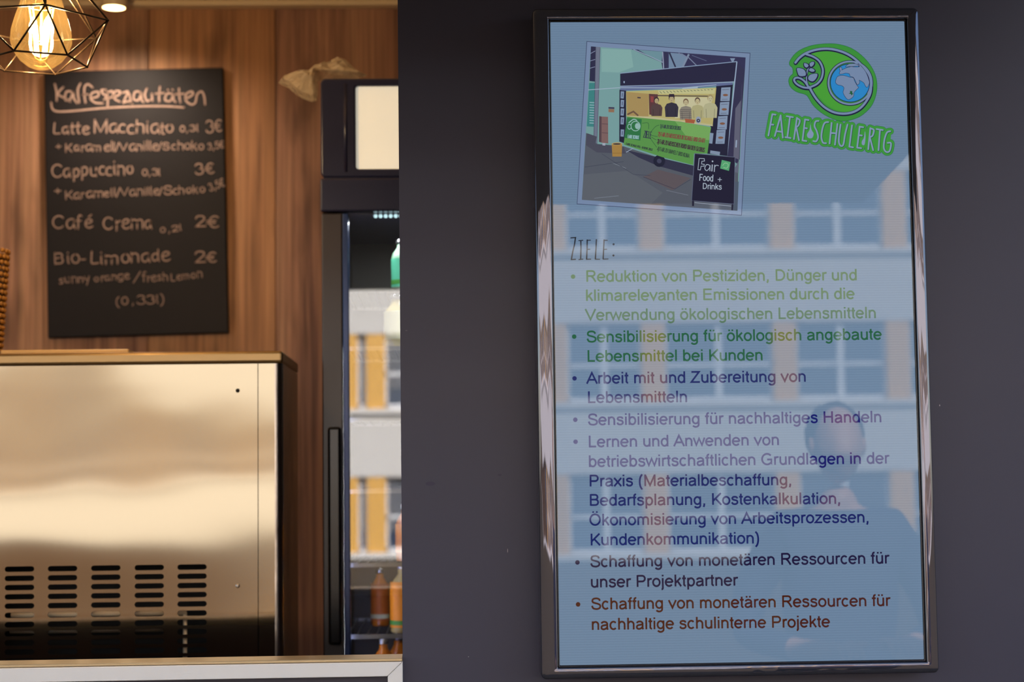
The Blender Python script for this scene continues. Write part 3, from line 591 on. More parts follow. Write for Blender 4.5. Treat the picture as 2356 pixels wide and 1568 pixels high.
for s in ('225,260 245,350 248,450', '320,295 262,372 340,420 400,460', '425,345 355,350 345,440 400,430 430,350 440,420 475,475', '515,255 485,330 500,470', '650,300 600,262 560,300 562,400 572,470', '545,380 600,378', '630,420 710,400 715,350 650,360 625,420 680,470 770,478',
          '800,325 750,330 770,370 810,400 780,440', '812,350 822,430 820,520', '815,360 870,340 880,400 830,420', '890,410 950,380 960,345 905,345 895,420 960,460', '990,360 1050,345 1020,420 1000,470 1050,455 1100,480', '1065,370 1085,470',
          '1190,350 1130,350 1115,430 1170,440 1200,360 1205,440 1225,465', '1265,310 1240,380 1265,450 1300,440', '1320,370 1325,450', '1410,290 1400,400 1405,465', '1360,370 1460,360', '1550,370 1490,370 1470,440 1530,450 1560,380 1565,440 1590,465', '1500,325 1504,332', '1550,322 1555,330', '1625,310 1630,400 1640,470',
          '1590,375 1680,370', '1700,430 1780,380 1770,345 1710,370 1700,440 1760,490 1810,470 1830,380 1880,345 1910,400 1920,490', '185,470 200,540 260,570 450,562 800,530 1200,512 1500,512 1680,524'):
    fl.stroke([fl.P(*a) for a in crom(Z(T2, zs_(s)), 5)], 4.2 / 800, cap=True)
fl.build('chalk_heading', m_chalk, mb)
chalk('Latte', 121, 308, 205, 309, 27, 4.0); chalk('Macchiato', 213, 306, 402, 307, 29, 4.2); chalk('0,3l', 412, 303, 456, 303, 15, 3.2); chalk('3\u20ac', 472, 306, 511, 304, 29, 3.6)
chalk('+', 128, 344, 142, 343, 14, 3.4, 0); chalk('Karamell/Vanille/Schoko', 148, 349, 470, 344, 21, 3.4); chalk('3,5\u20ac', 478, 345, 517, 340, 17, 2.8)
chalk('Cappuccino', 117, 408, 309, 401, 30, 4.0); chalk('0,3l', 326, 404, 370, 403, 15, 3.0); chalk('3\u20ac', 447, 405, 495, 400, 28, 3.8)
chalk('+', 124, 447, 142, 446, 16, 3.4, 0); chalk('Karamell/Vanille/Schoko', 148, 458, 474, 443, 20, 3.4); chalk('3,5\u20ac', 483, 440, 519, 428, 20, 2.8)
chalk('Caf\u00e9', 118, 527, 214, 526, 32, 4.0); chalk('Crema', 234, 530, 354, 526, 32, 4.0); chalk('0,2l', 368, 536, 420, 530, 14, 3.0); chalk('2\u20ac', 446, 524, 503, 522, 27, 4.0)
chalk('Bio-', 122, 609, 200, 605, 30, 4.0); chalk('Limonade', 206, 608, 392, 601, 30, 4.2); chalk('2\u20ac', 446, 605, 503, 602, 27, 4.0)
chalk('sunny', 135, 653, 208, 647, 19, 2.8); chalk('orange', 216, 648, 298, 642, 17, 2.8); chalk('/', 306, 650, 326, 648, 24, 2.8, 0); chalk('fresh', 326, 648, 388, 645, 20, 2.8); chalk('Lemon', 392, 646, 467, 638, 19, 2.8); chalk('(0,33l)', 264, 702, 380, 698, 21, 3.0)

# ceiling spotlights: one in view, two unseen ones added to brighten the interior
m_spot = mat('spot_glow', (255, 236, 190), 0.5, emit=9.0, ecol=(255, 226, 160))
sp = hit(262, 18, YB - 0.95 + 0.0); 
dsp = (sp.z - CAM.z)
zspot = zc - 0.075
d_ = (zspot - CAM.z) / ((sp.z - CAM.z) / (sp.y - CAM.y)); ys_ = CAM.y + d_; xs_ = CAM.x + (sp.x - CAM.x) * d_ / (sp.y - CAM.y)
def spot(x, y, label):
    e = empty('ceiling_spotlight', (x, y, zc), label, 'ceiling light', None)
    latheo('spot_housing', [(0.036, 0.075), (0.036, 0.004), (0.034, 0.0), (0.030, 0.0), (0.029, 0.006)], x, y, zspot, mat('cream_lamp_housing', (228, 206, 168), 0.4), e, caps=False)
    latheo('spot_lens', [(0.0001, 0.003), (0.031, 0.003), (0.031, 0.005), (0.0001, 0.005)], x, y, zspot - 0.003, m_spot, e)
    ld = bpy.data.lights.new('spot_light', 'SPOT'); ld.energy = 21; ld.spot_size = math.radians(165); ld.spot_blend = 1.0; ld.shadow_soft_size = 0.03; ld.color = (1.0, 0.80, 0.60)
    lo = bpy.data.objects.new('spot_beam', ld); COL.objects.link(lo); lo.parent = e; lo.location = (0, 0, -0.09)
spot(xs_, ys_, 'round cream spotlight glowing on the ceiling above the chalkboard')
spot(xs_ - 1.15, ys_, 'unseen cream spotlight added on the ceiling at the far left end for more light'); spot(xs_ + 2.7, ys_ - 0.25, 'unseen cream spotlight added on the ceiling in front of the fridge for more light')

# pendant lamp
YP = 0.30
pc0 = hit(82, 55, YP); U = (YP - CAM.y) / FPX
pl = empty('pendant_lamp', (pc0.x, YP, pc0.z), 'black wire cage pendant with a glowing amber filament bulb', 'pendant lamp')
def ring(R, off, dz): return [Vector((pc0.x + R * U * math.cos(math.radians(off + 60 * k)), YP - R * U * math.sin(math.radians(off + 60 * k)), pc0.z + dz * U)) for k in range(6)]
mid = ring(175, 10, 0); bot = ring(118, 40, -92); top = ring(46, 40, 160)
m_wire = mat('black_wire', (70, 56, 42), 0.32, 0.8)
bm = bmesh.new()
def seg(a, b): tube(bm, [a, b], 0.0019, 6)
for k in range(6):
    seg(mid[k], mid[(k + 1) % 6]); seg(bot[k], bot[(k + 1) % 6]); seg(top[k], top[(k + 1) % 6])
    seg(mid[k], bot[k]); seg(mid[(k + 1) % 6], bot[k]); seg(mid[k], top[k]); seg(mid[(k + 1) % 6], top[k])
for v in mid + bot + top: bmesh.ops.create_icosphere(bm, subdivisions=1, radius=0.0026, matrix=Matrix.Translation(v))
from_bm('wire_cage', bm, m_wire, pl, True)
bx = hit(95, 55, YP).x; zb = hit(95, 161, YP).z
prof = [(0.001, 0.0), (14, 1.5), (30, 8), (48, 22), (62, 42), (70, 66), (68, 92), (60, 122), (50, 152), (41, 182), (34, 210), (27, 232), (20, 246)]
prof = [(a[0] * U, a[1] * U) for a in prof]
m_bulb = pane_mat('amber_bulb_glass', (1.0, 0.93, 0.74), 0.018)
n = m_bulb.node_tree.nodes; l = m_bulb.node_tree.links; tr_ = n.new('ShaderNodeBsdfTranslucent'); tr_.inputs[0].default_value = (1.0, 0.66, 0.22, 1)
mx = n.new('ShaderNodeMixShader'); mx.inputs[0].default_value = 0.005; src = n['Material Output'].inputs[0].links[0].from_socket; l.new(src, mx.inputs[1]); l.new(tr_.outputs[0], mx.inputs[2]); l.new(mx.outputs[0], n['Material Output'].inputs[0])
latheo('bulb_glass', prof, bx, YP, zb, m_bulb, pl, 40, caps=False)
latheo('lamp_socket', [(22 * U, 0), (24 * U, 6 * U), (24 * U, 55 * U), (12 * U, 66 * U), (4 * U, 70 * U)], bx, YP, zb + 236 * U, mat('brass_socket', (150, 110, 60), 0.3, 1.0), pl)
latheo('cage_cap', [(48 * U, 0), (48 * U, 4 * U), (20 * U, 14 * U), (4 * U, 18 * U)], pc0.x, YP, top[0].z, m_wire, pl)
bm = bmesh.new(); tube(bm, [(bx, YP, zb + 300 * U), (bx, YP, zc)], 0.003, 8); from_bm('cord', bm, m_wire, pl, True)
bm = bmesh.new()
for k in range(8):
    a = 2 * PI * k / 8 + 0.2
    tube(bm, [(bx + 27 * U * math.cos(a), YP + 27 * U * math.sin(a), zb + 146 * U), (bx + 15 * U * math.cos(a), YP + 15 * U * math.sin(a), zb + 66 * U)], 0.0016, 6)
for zz, rr_ in ((148, 28), (64, 14)): tube(bm, [(bx + rr_ * U * math.cos(2 * PI * k / 16), YP + rr_ * U * math.sin(2 * PI * k / 16), zb + zz * U) for k in range(16)], 0.0005, 5, close=True)
from_bm('filament', bm, mat('hot_filament', (255, 190, 90), 0.5, emit=26.0, ecol=(255, 196, 84)), pl, True)
bm = bmesh.new(); tube(bm, [(bx, YP, zb + 60 * U), (bx, YP, zb + 240 * U)], 1, 8, radii=[0.0015, 0.006]); from_bm('glass_stem', bm, m_bulb, pl, True)
ld = bpy.data.lights.new('bulb_light', 'POINT'); ld.energy = 30.0; ld.shadow_soft_size = 0.025; ld.color = (1.0, 0.72, 0.46)
lo = bpy.data.objects.new('bulb_light', ld); COL.objects.link(lo); lo.parent = pl; lo.location = Vector((bx, YP, zb + 100 * U)) - pl.location

# worktop
zt = 1.06
o = boxo('worktop', (-3.15, YW + 0.08, zt - 0.04), (hit(733, 900, 1.0).x, 1.3, zt), mat('grey_worktop', (120, 112, 104), 0.35, vary=0.1), bev=0.003)
tag(o, 'grey worktop behind the hatch sill under the steel machine', 'worktop')
for x, wh in ((-2.75, 'far left end'), (-2.05, 'middle'), (-1.35, 'right end next to the fridge')):
    u_ = empty('base_cabinet', (x, 0.9, 0.56), 'dark base cabinet under the ' + wh + ' of the worktop' if 'next' not in wh else 'dark base cabinet under the worktop beside the fridge', 'cabinet', 'base cabinets under the worktop')
    boxo('cabinet_body', (x - 0.3, 0.45, 0.56), (x + 0.3, 1.28, zt - 0.041), m_dark_in, u_)
    boxo('cabinet_door', (x - 0.29, 1.281, 0.60), (x + 0.29, 1.30, zt - 0.06), m_dark_in, u_, bev=0.002)

# steel machine (its perforated back faces the hatch)
YM = 0.75; UM = (YM - CAM.y) / FPX
def hm(x, y): h = hit(x, y, YM); return h.x, h.z
xR = hm(650, 900)[0]; xF = hm(594, 1200)[0]; xE = hm(632, 1100)[0]; zT = hm(400, 809)[1]; zF = hm(400, 838)[1]; xL = xR - 0.92
mc = empty('coffee_machine', ((xL + xR) / 2, YM + 0.2, zt), 'stainless steel machine with a slotted back panel standing behind the sill', 'coffee machine')
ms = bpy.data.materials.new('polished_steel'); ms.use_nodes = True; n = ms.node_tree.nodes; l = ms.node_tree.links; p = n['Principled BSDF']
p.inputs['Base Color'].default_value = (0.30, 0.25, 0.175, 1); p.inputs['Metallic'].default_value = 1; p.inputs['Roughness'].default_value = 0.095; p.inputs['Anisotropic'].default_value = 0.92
tg = n.new('ShaderNodeTangent'); tg.direction_type = 'RADIAL'; tg.axis = 'Z'; l.new(tg.outputs[0], p.inputs['Tangent']); p.inputs['Anisotropic Rotation'].default_value = 0.0
tc = n.new('ShaderNodeTexCoord'); mpn = n.new('ShaderNodeMapping'); mpn.inputs['Scale'].default_value = (1.3, 1, 1.9); l.new(tc.outputs['Object'], mpn.inputs[0])
nz = n.new('ShaderNodeTexNoise'); nz.inputs['Scale'].default_value = 1.0; nz.inputs['Detail'].default_value = 1.5; l.new(mpn.outputs[0], nz.inputs['Vector'])
bp = n.new('ShaderNodeBump'); bp.inputs['Strength'].default_value = 1; bp.inputs['Distance'].default_value = 1.0
sx_ = n.new('ShaderNodeSeparateXYZ'); l.new(tc.outputs['Object'], sx_.inputs[0])
h1 = n.new('ShaderNodeMath'); h1.operation = 'MULTIPLY'; h1.inputs[1].default_value = -0.0205; l.new(sx_.outputs[2], h1.inputs[0])
h2 = n.new('ShaderNodeMath'); h2.operation = 'MULTIPLY_ADD'; h2.inputs[1].default_value = 0.0075; l.new(nz.outputs[0], h2.inputs[0]); l.new(h1.outputs[0], h2.inputs[2]); l.new(h2.outputs[0], bp.inputs['Height']); l.new(bp.outputs[0], p.inputs['Normal'])
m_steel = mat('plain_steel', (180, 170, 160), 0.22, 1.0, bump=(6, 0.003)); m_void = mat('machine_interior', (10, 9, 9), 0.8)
# back plate with real slots: a filled 2D curve
cu = bpy.data.curves.new('plate', 'CURVE'); cu.dimensions = '2D'; cu.fill_mode = 'BOTH'; cu.extrude = 0.0006
def spl(pts):
    s = cu.splines.new('POLY'); s.points.add(len(pts) - 1)
    for i, q in enumerate(pts): s.points[i].co = (q[0], q[1], 0, 1)
    s.use_cyclic_u = True
spl([(xL + 0.02, zF), (xF - 0.0008, zF), (xF - 0.0008, zt + 0.02), (xL + 0.02, zt + 0.02)])
for cx in (45, 144, 243.5, 343.5, 442):
    for r in range(11):
        X, Zz = hm(cx, 1306 + 21.2 * r - (cx - 243) * 0.012); w, h = 27 * UM, 6.2 * UM
        q = [(X + w + h * math.cos(a), Zz + h * math.sin(a)) for a in [(-90 + 30 * k) * PI / 180 for k in range(7)]] + [(X - w + h * math.cos(a), Zz + h * math.sin(a)) for a in [(90 + 30 * k) * PI / 180 for k in range(7)]]
        spl(q)
to = bpy.data.objects.new('plate', cu); COL.objects.link(to); bpy.context.view_layer.update()
me = bpy.data.meshes.new_from_object(to.evaluated_get(bpy.context.evaluated_depsgraph_get())); bpy.data.objects.remove(to)
me.transform(Matrix(((1, 0, 0, 0), (0, 0, -1, YM), (0, 1, 0, 0), (0, 0, 0, 1)))); me.materials.clear()
me.polygons.foreach_set('use_smooth', [False] * len(me.polygons))
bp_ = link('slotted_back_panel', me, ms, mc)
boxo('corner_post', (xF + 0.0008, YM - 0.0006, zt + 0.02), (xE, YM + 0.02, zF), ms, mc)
bm = bmesh.new(); rc = xR - xE
pts = [(xE + rc * math.sin(math.radians(a)), YM + rc - rc * math.cos(math.radians(a))) for a in range(0, 91, 10)] + [(xR, YM + 0.37), (xE - 0.02, YM + 0.37), (xE - 0.02, YM + 0.02), (xE, YM + 0.02)]
A = [bm.verts.new((x, y, zt + 0.02)) for x, y in pts]; B = [bm.verts.new((x, y, zF)) for x, y in pts]
for i in range(len(pts)): bm.faces.new((A[i], A[(i + 1) % len(pts)], B[(i + 1) % len(pts)], B[i]))
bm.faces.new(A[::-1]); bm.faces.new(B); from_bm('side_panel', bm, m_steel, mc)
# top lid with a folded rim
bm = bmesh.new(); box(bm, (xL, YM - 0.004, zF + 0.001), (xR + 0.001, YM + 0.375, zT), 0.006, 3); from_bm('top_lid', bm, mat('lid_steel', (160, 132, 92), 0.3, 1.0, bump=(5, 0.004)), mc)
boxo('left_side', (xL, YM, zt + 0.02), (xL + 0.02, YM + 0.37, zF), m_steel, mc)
boxo('inner_lining', (xL + 0.03, YM + 0.10, zt + 0.02), (xE - 0.022, YM + 0.11, zF), m_void, mc)
for a, b in (((xL + 0.03, YM + 0.002, zF - 0.30), (xE - 0.022, YM + 0.10, zF - 0.29)),): boxo('inner_shelf', a, b, m_void, mc)
bm = bmesh.new(); zz = hm(200, 1413)[1]; tube(bm, [(hm(18, 1413)[0], YM + 0.03, zz), (hm(424, 1413)[0], YM + 0.03, zz)], 0.0065, 10)
xx = hm(421, 1400)[0]; tube(bm, [(xx, YM + 0.03, zz), (xx, YM + 0.03, zt + 0.05)], 0.0045, 10); from_bm('inner_pipe', bm, mat('pale_pipe', (200, 180, 150), 0.4), mc, True)
bm = bmesh.new(); zz = hm(200, 1452)[1]; tube(bm, [(hm(12, 1452)[0], YM + 0.04, zz), (hm(385, 1452)[0], YM + 0.04, zz)], 0.006, 10); from_bm('inner_pipe', bm, mat('dull_pipe', (110, 96, 80), 0.5), mc, True)
for x, y, m_ in ((547, 898, m_void), (547, 1347, m_steel)):
    X, Zz = hm(x, y); bm = bmesh.new(); r = 0.0045
    for k in range(3): pass
    tube(bm, [(X, YM - 0.0006, Zz), (X, YM - 0.0022, Zz), (X, YM - 0.0034, Zz)], r, 14, radii=[r, r * 0.9, r * 0.45]); from_bm('screw', bm, m_, mc)
for x in (xL + 0.06, xR - 0.06):
    for y in (YM + 0.05, YM + 0.32): latheo('foot', [(0.022, 0), (0.022, 0.012), (0.016, 0.02)], x, y, zt, m_void, mc)

# thin board and woven jar on top of the machine
q0 = hit(6, 800, 0.82); q1 = hit(300, 800, 0.82)
o = boxo('wooden_board', (q0.x, 0.80, zT + 0.0002), (q1.x, 1.02, zT + 0.011), mat('light_oak', (176, 142, 90), 0.5, vary=0.15, bump=(30, 0.0003, (1, 8, 8))), bev=0.003)
tag(o, 'thin light wooden board lying on top of the steel machine', 'board')
bk = empty('woven_basket', (hit(-62, 795, 0.92).x, 0.92, zT + 0.0112), 'golden brown woven basket at the left edge on top of the machine', 'basket')
UB = (0.92 - CAM.y) / FPX; bx0 = hit(-62, 795, 0.92).x; zb0 = zT + 0.0112; H_ = hit(0, 572, 0.92).z - zb0; NR = 18
m_wk = mat('golden_wicker', (150, 100, 36), 0.55, vary=0.3, vscale=60)
latheo('basket_lining', [(0.055, 0.0), (0.066, H_ * 0.95), (0.060, H_ * 0.95), (0.050, 0.004)], bx0, 0.92, zb0, mat('dark_wicker', (70, 40, 20), 0.8), bk, 24)
bm = bmesh.new()
for r in range(NR):
    z = zb0 + H_ * (r + 0.5) / NR; R = 0.060 + 0.014 * r / NR; n_ = 26
    for k in range(n_):
        a = 2 * PI * (k + 0.5 * (r % 2)) / n_
        bmesh.ops.create_icosphere(bm, subdivisions=1, radius=1, matrix=Matrix.Translation((bx0 + R * math.cos(a), 0.92 + R * math.sin(a), z)) @ Matrix.Rotation(a, 4, 'Z') @ Matrix.Diagonal((0.005, 0.0085, 0.0062, 1)))
o = from_bm('woven_strands', bm, m_wk, bk, True); o['kind'] = 'stuff'

# ---------------------------------------------------------------- display fridge
YF = 1.00
def hf(x, y, Y=YF): h = hit(x, y, Y); return h.x, h.z
fx0 = hf(738, 400)[0]; fx1 = fx0 + 0.60; fz1 = hf(800, 180)[1]; zh = hf(850, 407)[1]; zh2 = hf(850, 486)[1]; fz0 = 0.56
fr = empty('display_fridge', ((fx0 + fx1) / 2, YF + 0.28, fz0), 'tall black glass door drinks fridge with a blank lit header', 'fridge')
m_fb = mat('fridge_black', (32, 34, 62), 0.28, bump=(200, 0.00004)); m_fs = mat('fridge_stile', (52, 46, 48), 0.3); m_fe = mat('blue_grey_edge', (44, 62, 108), 0.25, 0.3)
# carcass
bm = bmesh.new(); y0, y1 = YF + 0.05, YF + 0.58
box(bm, (fx0 + 0.002, y0, fz0 + 0.08), (fx0 + 0.04, y1, zh2)); box(bm, (fx1 - 0.04, y0, fz0 + 0.08), (fx1 - 0.002, y1, zh2)); box(bm, (fx0 + 0.002, y1 - 0.03, fz0 + 0.08), (fx1 - 0.002, y1, zh2)); box(bm, (fx0 + 0.002, y0, fz0 + 0.03), (fx1 - 0.002, y1, fz0 + 0.12))
from_bm('cabinet_shell', bm, mat('fridge_inner', (66, 60, 54), 0.5), fr)
# header: upper tier round a sign opening, lower tier plain
sx0, sz1 = hf(818, 197); sz0 = hf(818, 388)[1]; sx1 = fx1 - (sx0 - fx0)
cu = bpy.data.curves.new('hd', 'CURVE'); cu.dimensions = '2D'; cu.fill_mode = 'BOTH'; cu.extrude = 0.008; cu.bevel_depth = 0.004; cu.bevel_resolution = 2
def rr2(x0, z0, x1, z1, r):
    out = []
    for cx, cz, a0 in ((x1 - r, z1 - r, 0), (x0 + r, z1 - r, 90), (x0 + r, z0 + r, 180), (x1 - r, z0 + r, 270)):
        for k in range(6): a = math.radians(a0 + 18 * k); out.append((cx + r * math.cos(a), cz + r * math.sin(a)))
    return out
spl(rr2(fx0 + 0.004, zh + 0.004, fx1 - 0.004, fz1 - 0.004, 0.008)); spl(rr2(sx0 - 0.004, sz0 - 0.004, sx1 + 0.004, sz1 + 0.004, 0.010))
to = bpy.data.objects.new('hd', cu); COL.objects.link(to); bpy.context.view_layer.update()
me = bpy.data.meshes.new_from_object(to.evaluated_get(bpy.context.evaluated_depsgraph_get())); bpy.data.objects.remove(to)
me.transform(Matrix(((1, 0, 0, 0), (0, 0, -1, YF + 0.012), (0, 1, 0, 0), (0, 0, 0, 1)))); me.materials.clear()
link('header_frame', me, m_fb, fr)
boxo('header_box', (fx0 + 0.003, YF + 0.024, zh + 0.001), (fx1 - 0.003, YF + 0.56, fz1 - 0.002), m_fb, fr, bev=0.004)
boxo('header_sign', (sx0 - 0.006, YF + 0.010, sz0 - 0.006), (sx1 + 0.006, YF + 0.016, sz1 + 0.006), mat('lit_cream_sign', (226, 220, 200), 0.4, emit=0.56, ecol=(228, 224, 206)), fr)
boxo('header_rail', (fx0 - 0.001, YF - 0.004, zh2), (fx1 + 0.001, YF + 0.56, zh - 0.003), m_fb, fr, bev=0.004)
bm = bmesh.new(); xr_ = hf(795, 300)[0]; tube(bm, [(xr_, YF + 0.004, zh + 0.012), (xr_, YF + 0.004, fz1 - 0.012)], 0.006, 12); from_bm('header_rib', bm, m_fb, fr, True)
boxo('header_groove', (fx0 + 0.006, YF + 0.004, zh - 0.004), (fx1 - 0.006, YF + 0.05, zh + 0.002), m_fb, fr)
# door
gx0 = hf(803, 900)[0]; gx1 = fx1 - (gx0 - fx0); dz1 = zh2 - 0.003; dz0 = fz0 + 0.12; ex0 = hf(789, 900)[0]
dr = boxo('door_stile', (fx0 + 0.001, YF + 0.004, dz0), (ex0, YF + 0.045, dz1), m_fs, fr, bev=0.003)
boxo('door_stile', (fx1 - (ex0 - fx0), YF + 0.004, dz0), (fx1 - 0.001, YF + 0.045, dz1), m_fs, fr, bev=0.003)
boxo('door_edge_strip', (ex0 + 0.0004, YF + 0.006, dz0), (gx0, YF + 0.040, dz1), m_fe, fr, bev=0.002)
boxo('door_edge_strip', (gx1, YF + 0.006, dz0), (fx1 - (ex0 - fx0) - 0.0004, YF + 0.040, dz1), m_fe, fr, bev=0.002)
boxo('door_top_rail', (gx0, YF + 0.006, dz1 - 0.002), (gx1, YF + 0.014, dz1), m_fb, fr); boxo('door_bottom_rail', (gx0, YF + 0.006, dz0), (gx1, YF + 0.044, dz0 + 0.06), m_fs, fr)
pane('door_glass', gx0, dz0 + 0.06, gx1, dz1 - 0.002, YF + 0.020, pane_mat('fridge_glass', (0.86, 0.86, 0.84), 0.17), fr)
hx0, hz1 = hf(754, 982, YF - 0.03); hx1, hz0 = hf(787, 1482, YF - 0.03)
hd = boxo('door_handle', (hx0, YF - 0.040, hz0), (hx1, YF - 0.020, hz1), mat('gloss_black_handle', (12, 12, 16), 0.18), fr, bev=0.006, seg=3)
for z in (hz1 - 0.05, hz0 + 0.05): boxo('handle_mount', (hx0 + 0.008, YF - 0.020, z - 0.012), (hx1 - 0.008, YF + 0.004, z + 0.012), m_fb, hd)
# led strip, added side fill light and wire shelves
zl = zh2 - 0.0056; x_l = hf(858, 493, YF + 0.034)[0]
ls = boxo('led_or_fill_strip', (x_l, YF + 0.040, zl - 0.001), (fx1 - 0.05, YF + 0.044, zl + 0.0054), m_fb, fr)
bm = bmesh.new(); k = 0
while x_l + 0.006 + k * 0.0115 < fx1 - 0.06:
    bmesh.ops.create_icosphere(bm, subdivisions=2, radius=0.0045, matrix=Matrix.Translation((x_l + 0.006 + k * 0.0115, YF + 0.035, zl)) ); k += 1
from_bm('led_dots', bm, mat('cool_led', (190, 220, 225), 0.4, emit=1.6, ecol=(180, 214, 222)), ls, True)
ld = bpy.data.lights.new('fridge_light', 'AREA'); ld.shape = 'RECTANGLE'; ld.size = 0.45; ld.size_y = 0.02; ld.energy = 3; ld.color = (0.9, 0.97, 1.0)
lo = bpy.data.objects.new('fridge_light', ld); COL.objects.link(lo); lo.parent = fr; lo.location = Vector(((fx0 + fx1) / 2, YF + 0.1, zl - 0.006)) - fr.location
vs_ = boxo('led_or_fill_strip', (fx0 + 0.041, YF + 0.052, fz0 + 0.2), (fx0 + 0.046, YF + 0.062, zh2 - 0.05), m_fb, fr)  # unseen, unlit bar added behind the stile to go with the fill light
ld = bpy.data.lights.new('fridge_fill_light', 'AREA'); ld.shape = 'RECTANGLE'; ld.size = 0.012; ld.size_y = 1.0; ld.energy = 11; ld.color = (0.95, 0.97, 1.0)  # added lamp without a visible source, brightens the bottles
lo = bpy.data.objects.new('fridge_fill_light', ld); COL.objects.link(lo); lo.parent = fr; lo.location = Vector((fx0 + 0.048, YF + 0.06, 1.45)) - fr.location; lo.rotation_euler = (PI / 2, 0, -PI / 2 + 0.9 + PI)
shelf_y = [664, 797, 960, 1124, 1292, 1456, 1610]
SZs = [hf(900, y, YF + 0.09)[1] for y in shelf_y]
m_sh = mat('grey_shelf_wire', (120, 116, 110), 0.35, 0.6)
for z in SZs:
    bm = bmesh.new(); box(bm, (fx0 + 0.042, YF + 0.070, z - 0.010), (fx1 - 0.042, YF + 0.076, z))
    k = 0
    while fx0 + 0.05 + k * 0.022 < fx1 - 0.045: tube(bm, [(fx0 + 0.05 + k * 0.022, YF + 0.073, z - 0.0025), (fx0 + 0.05 + k * 0.022, YF + 0.53, z - 0.0025)], 0.0015, 5); k += 1
    box(bm, (fx0 + 0.042, YF + 0.527, z - 0.006), (fx1 - 0.042, YF + 0.532, z)); from_bm('wire_shelf', bm, m_sh, fr)
m_cap = mat('silver_cap', (200, 200, 205), 0.25, 0.9)
def bottle(px, shelf, Y, glass, labc, cap, label, h=0.125, r=0.0235, lab=(0.02, 0.085), tintlab2=None):
    x = hit(px, 1000, Y).x; z = SZs[shelf] + 0.0004
    e = empty('drink_bottle', (x, Y, z), label, 'bottle', None)
    latheo('bottle_glass', [(r * 0.9, 0), (r, 0.004), (r, h * 0.66), (r * 0.85, h * 0.76), (r * 0.42, h * 0.88), (r * 0.40, h * 0.97)], x, Y, z, glass, e, 28)
    latheo('bottle_cap', [(r * 0.48, 0), (r * 0.50, 0.006), (r * 0.44, 0.011), (r * 0.2, 0.013)], x, Y, z + h * 0.955, cap, e, 20)
    latheo('bottle_label', [(r + 0.0006, lab[0]), (r + 0.0006, lab[1])], x, Y, z, labc, e, 28, caps=False)
    if tintlab2: latheo('label_stripe', [(r + 0.001, lab[0] + 0.006), (r + 0.001, lab[0] + 0.016)], x, Y, z, tintlab2, e, 28, caps=False)
    return e
g1 = mat('pale_green_drink', (150, 190, 160), 0.1, coat=0.5); g2 = mat('orange_drink', (214, 120, 30), 0.1, coat=0.5); g3 = mat('yellow_drink', (190, 170, 110), 0.1, coat=0.5)
l1 = mat('mint_label', (90, 196, 160), 0.5); l2 = mat('orange_label', (248, 150, 20), 0.5); l3 = mat('cream_label', (216, 210, 170), 0.5); l4 = mat('leaf_green_print', (70, 150, 60), 0.5)
bottle(927, 0, YF + 0.12, g1, l1, m_cap, 'bottle with a mint green label on the top fridge shelf', h=0.112, lab=(0.006, 0.072), tintlab2=l4)
bottle(915, 1, YF + 0.15, g3, l3, m_cap, 'pale yellow bottle on the second fridge shelf', h=0.12, r=0.030)
bottle(932, 4, YF + 0.12, g2, l2, mat('white_cap', (235, 232, 230), 0.4), 'brown orange bottle with a white cap on a middle shelf', h=0.125)
bottle(925, 5, YF + 0.11, g3, l2, m_cap, 'bottle with a bright orange label at the jamb in the fridge', h=0.15, r=0.030, lab=(0.012, 0.115), tintlab2=l4)
bottle(872, 5, YF + 0.30, g2, mat('dull_orange_label', (196, 100, 30), 0.5), m_cap, 'darker bottle with a dull orange label further back in the fridge', h=0.13, r=0.022, lab=(0.012, 0.1), tintlab2=l3)
bottle(879, 6, YF + 0.11, g2, l2, m_cap, 'orange bottle with a silver cap on the bottom shelf nearest the glass', h=0.130, r=0.024)
bottle(913, 6, YF + 0.2, g2, l2, m_cap, 'orange bottle with a silver cap on the bottom shelf, further back', h=0.130, r=0.024)

# crumpled plastic bag on the fridge
bg_pts = [(642, 192), (655, 180), (690, 180), (712, 166), (738, 150), (768, 143), (787, 135), (800, 142), (818, 160), (846, 174), (820, 176), (770, 174), (733, 176), (728, 232), (702, 228), (680, 218), (664, 204)]
YG = YF + 0.12
bm = bmesh.new(); ctr = hit(722, 172, YG); N = len(bg_pts) * 4
out = crom([(hit(x, y, YG).x, hit(x, y, YG).z) for x, y in bg_pts], 4, True); layers = []
for side in (1, -1):
    for t in (1.0, 0.84, 0.66, 0.47, 0.28, 0.1):
        if side == -1 and t == 1.0: continue
        rg = []
        for i, (x, z) in enumerate(out):
            X = ctr.x + (x - ctr.x) * t; Zv = ctr.z + (z - ctr.z) * t
            nn = noise.noise(Vector((X * 34, Zv * 34, side * 3.0))) ; n2 = abs(noise.noise(Vector((X * 90, Zv * 90, side * 7.0))))
            yy = YG - side * 0.055 * (1 - t * t) ** 0.5 - side * (0.022 * nn + 0.016 * n2) * (1 - t ** 4)
            rg.append(bm.verts.new((X + 0.004 * nn, yy, Zv + 0.004 * n2)))
        layers.append((side, rg))
fr_ = [r for s, r in layers if s == 1]; bk_ = [fr_[0]] + [r for s, r in layers if s == -1]
for seq in (fr_, bk_):
    for A, B in zip(seq, seq[1:]):
        n_ = len(A)
        for k in range(n_): bm.faces.new((A[k], A[(k + 1) % n_], B[(k + 1) % n_], B[k]))
    bm.faces.new(seq[-1])
bmesh.ops.recalc_face_normals(bm, faces=bm.faces)
m_bag = mat('clear_plastic_film', (244, 226, 196), 0.14, alpha=0.45, bump=(45, 0.01), spec=1.0, coat=0.6)
o = from_bm('plastic_bag', bm, m_bag); tag(o, 'crumpled clear plastic bag lying on top of the fridge', 'bag')

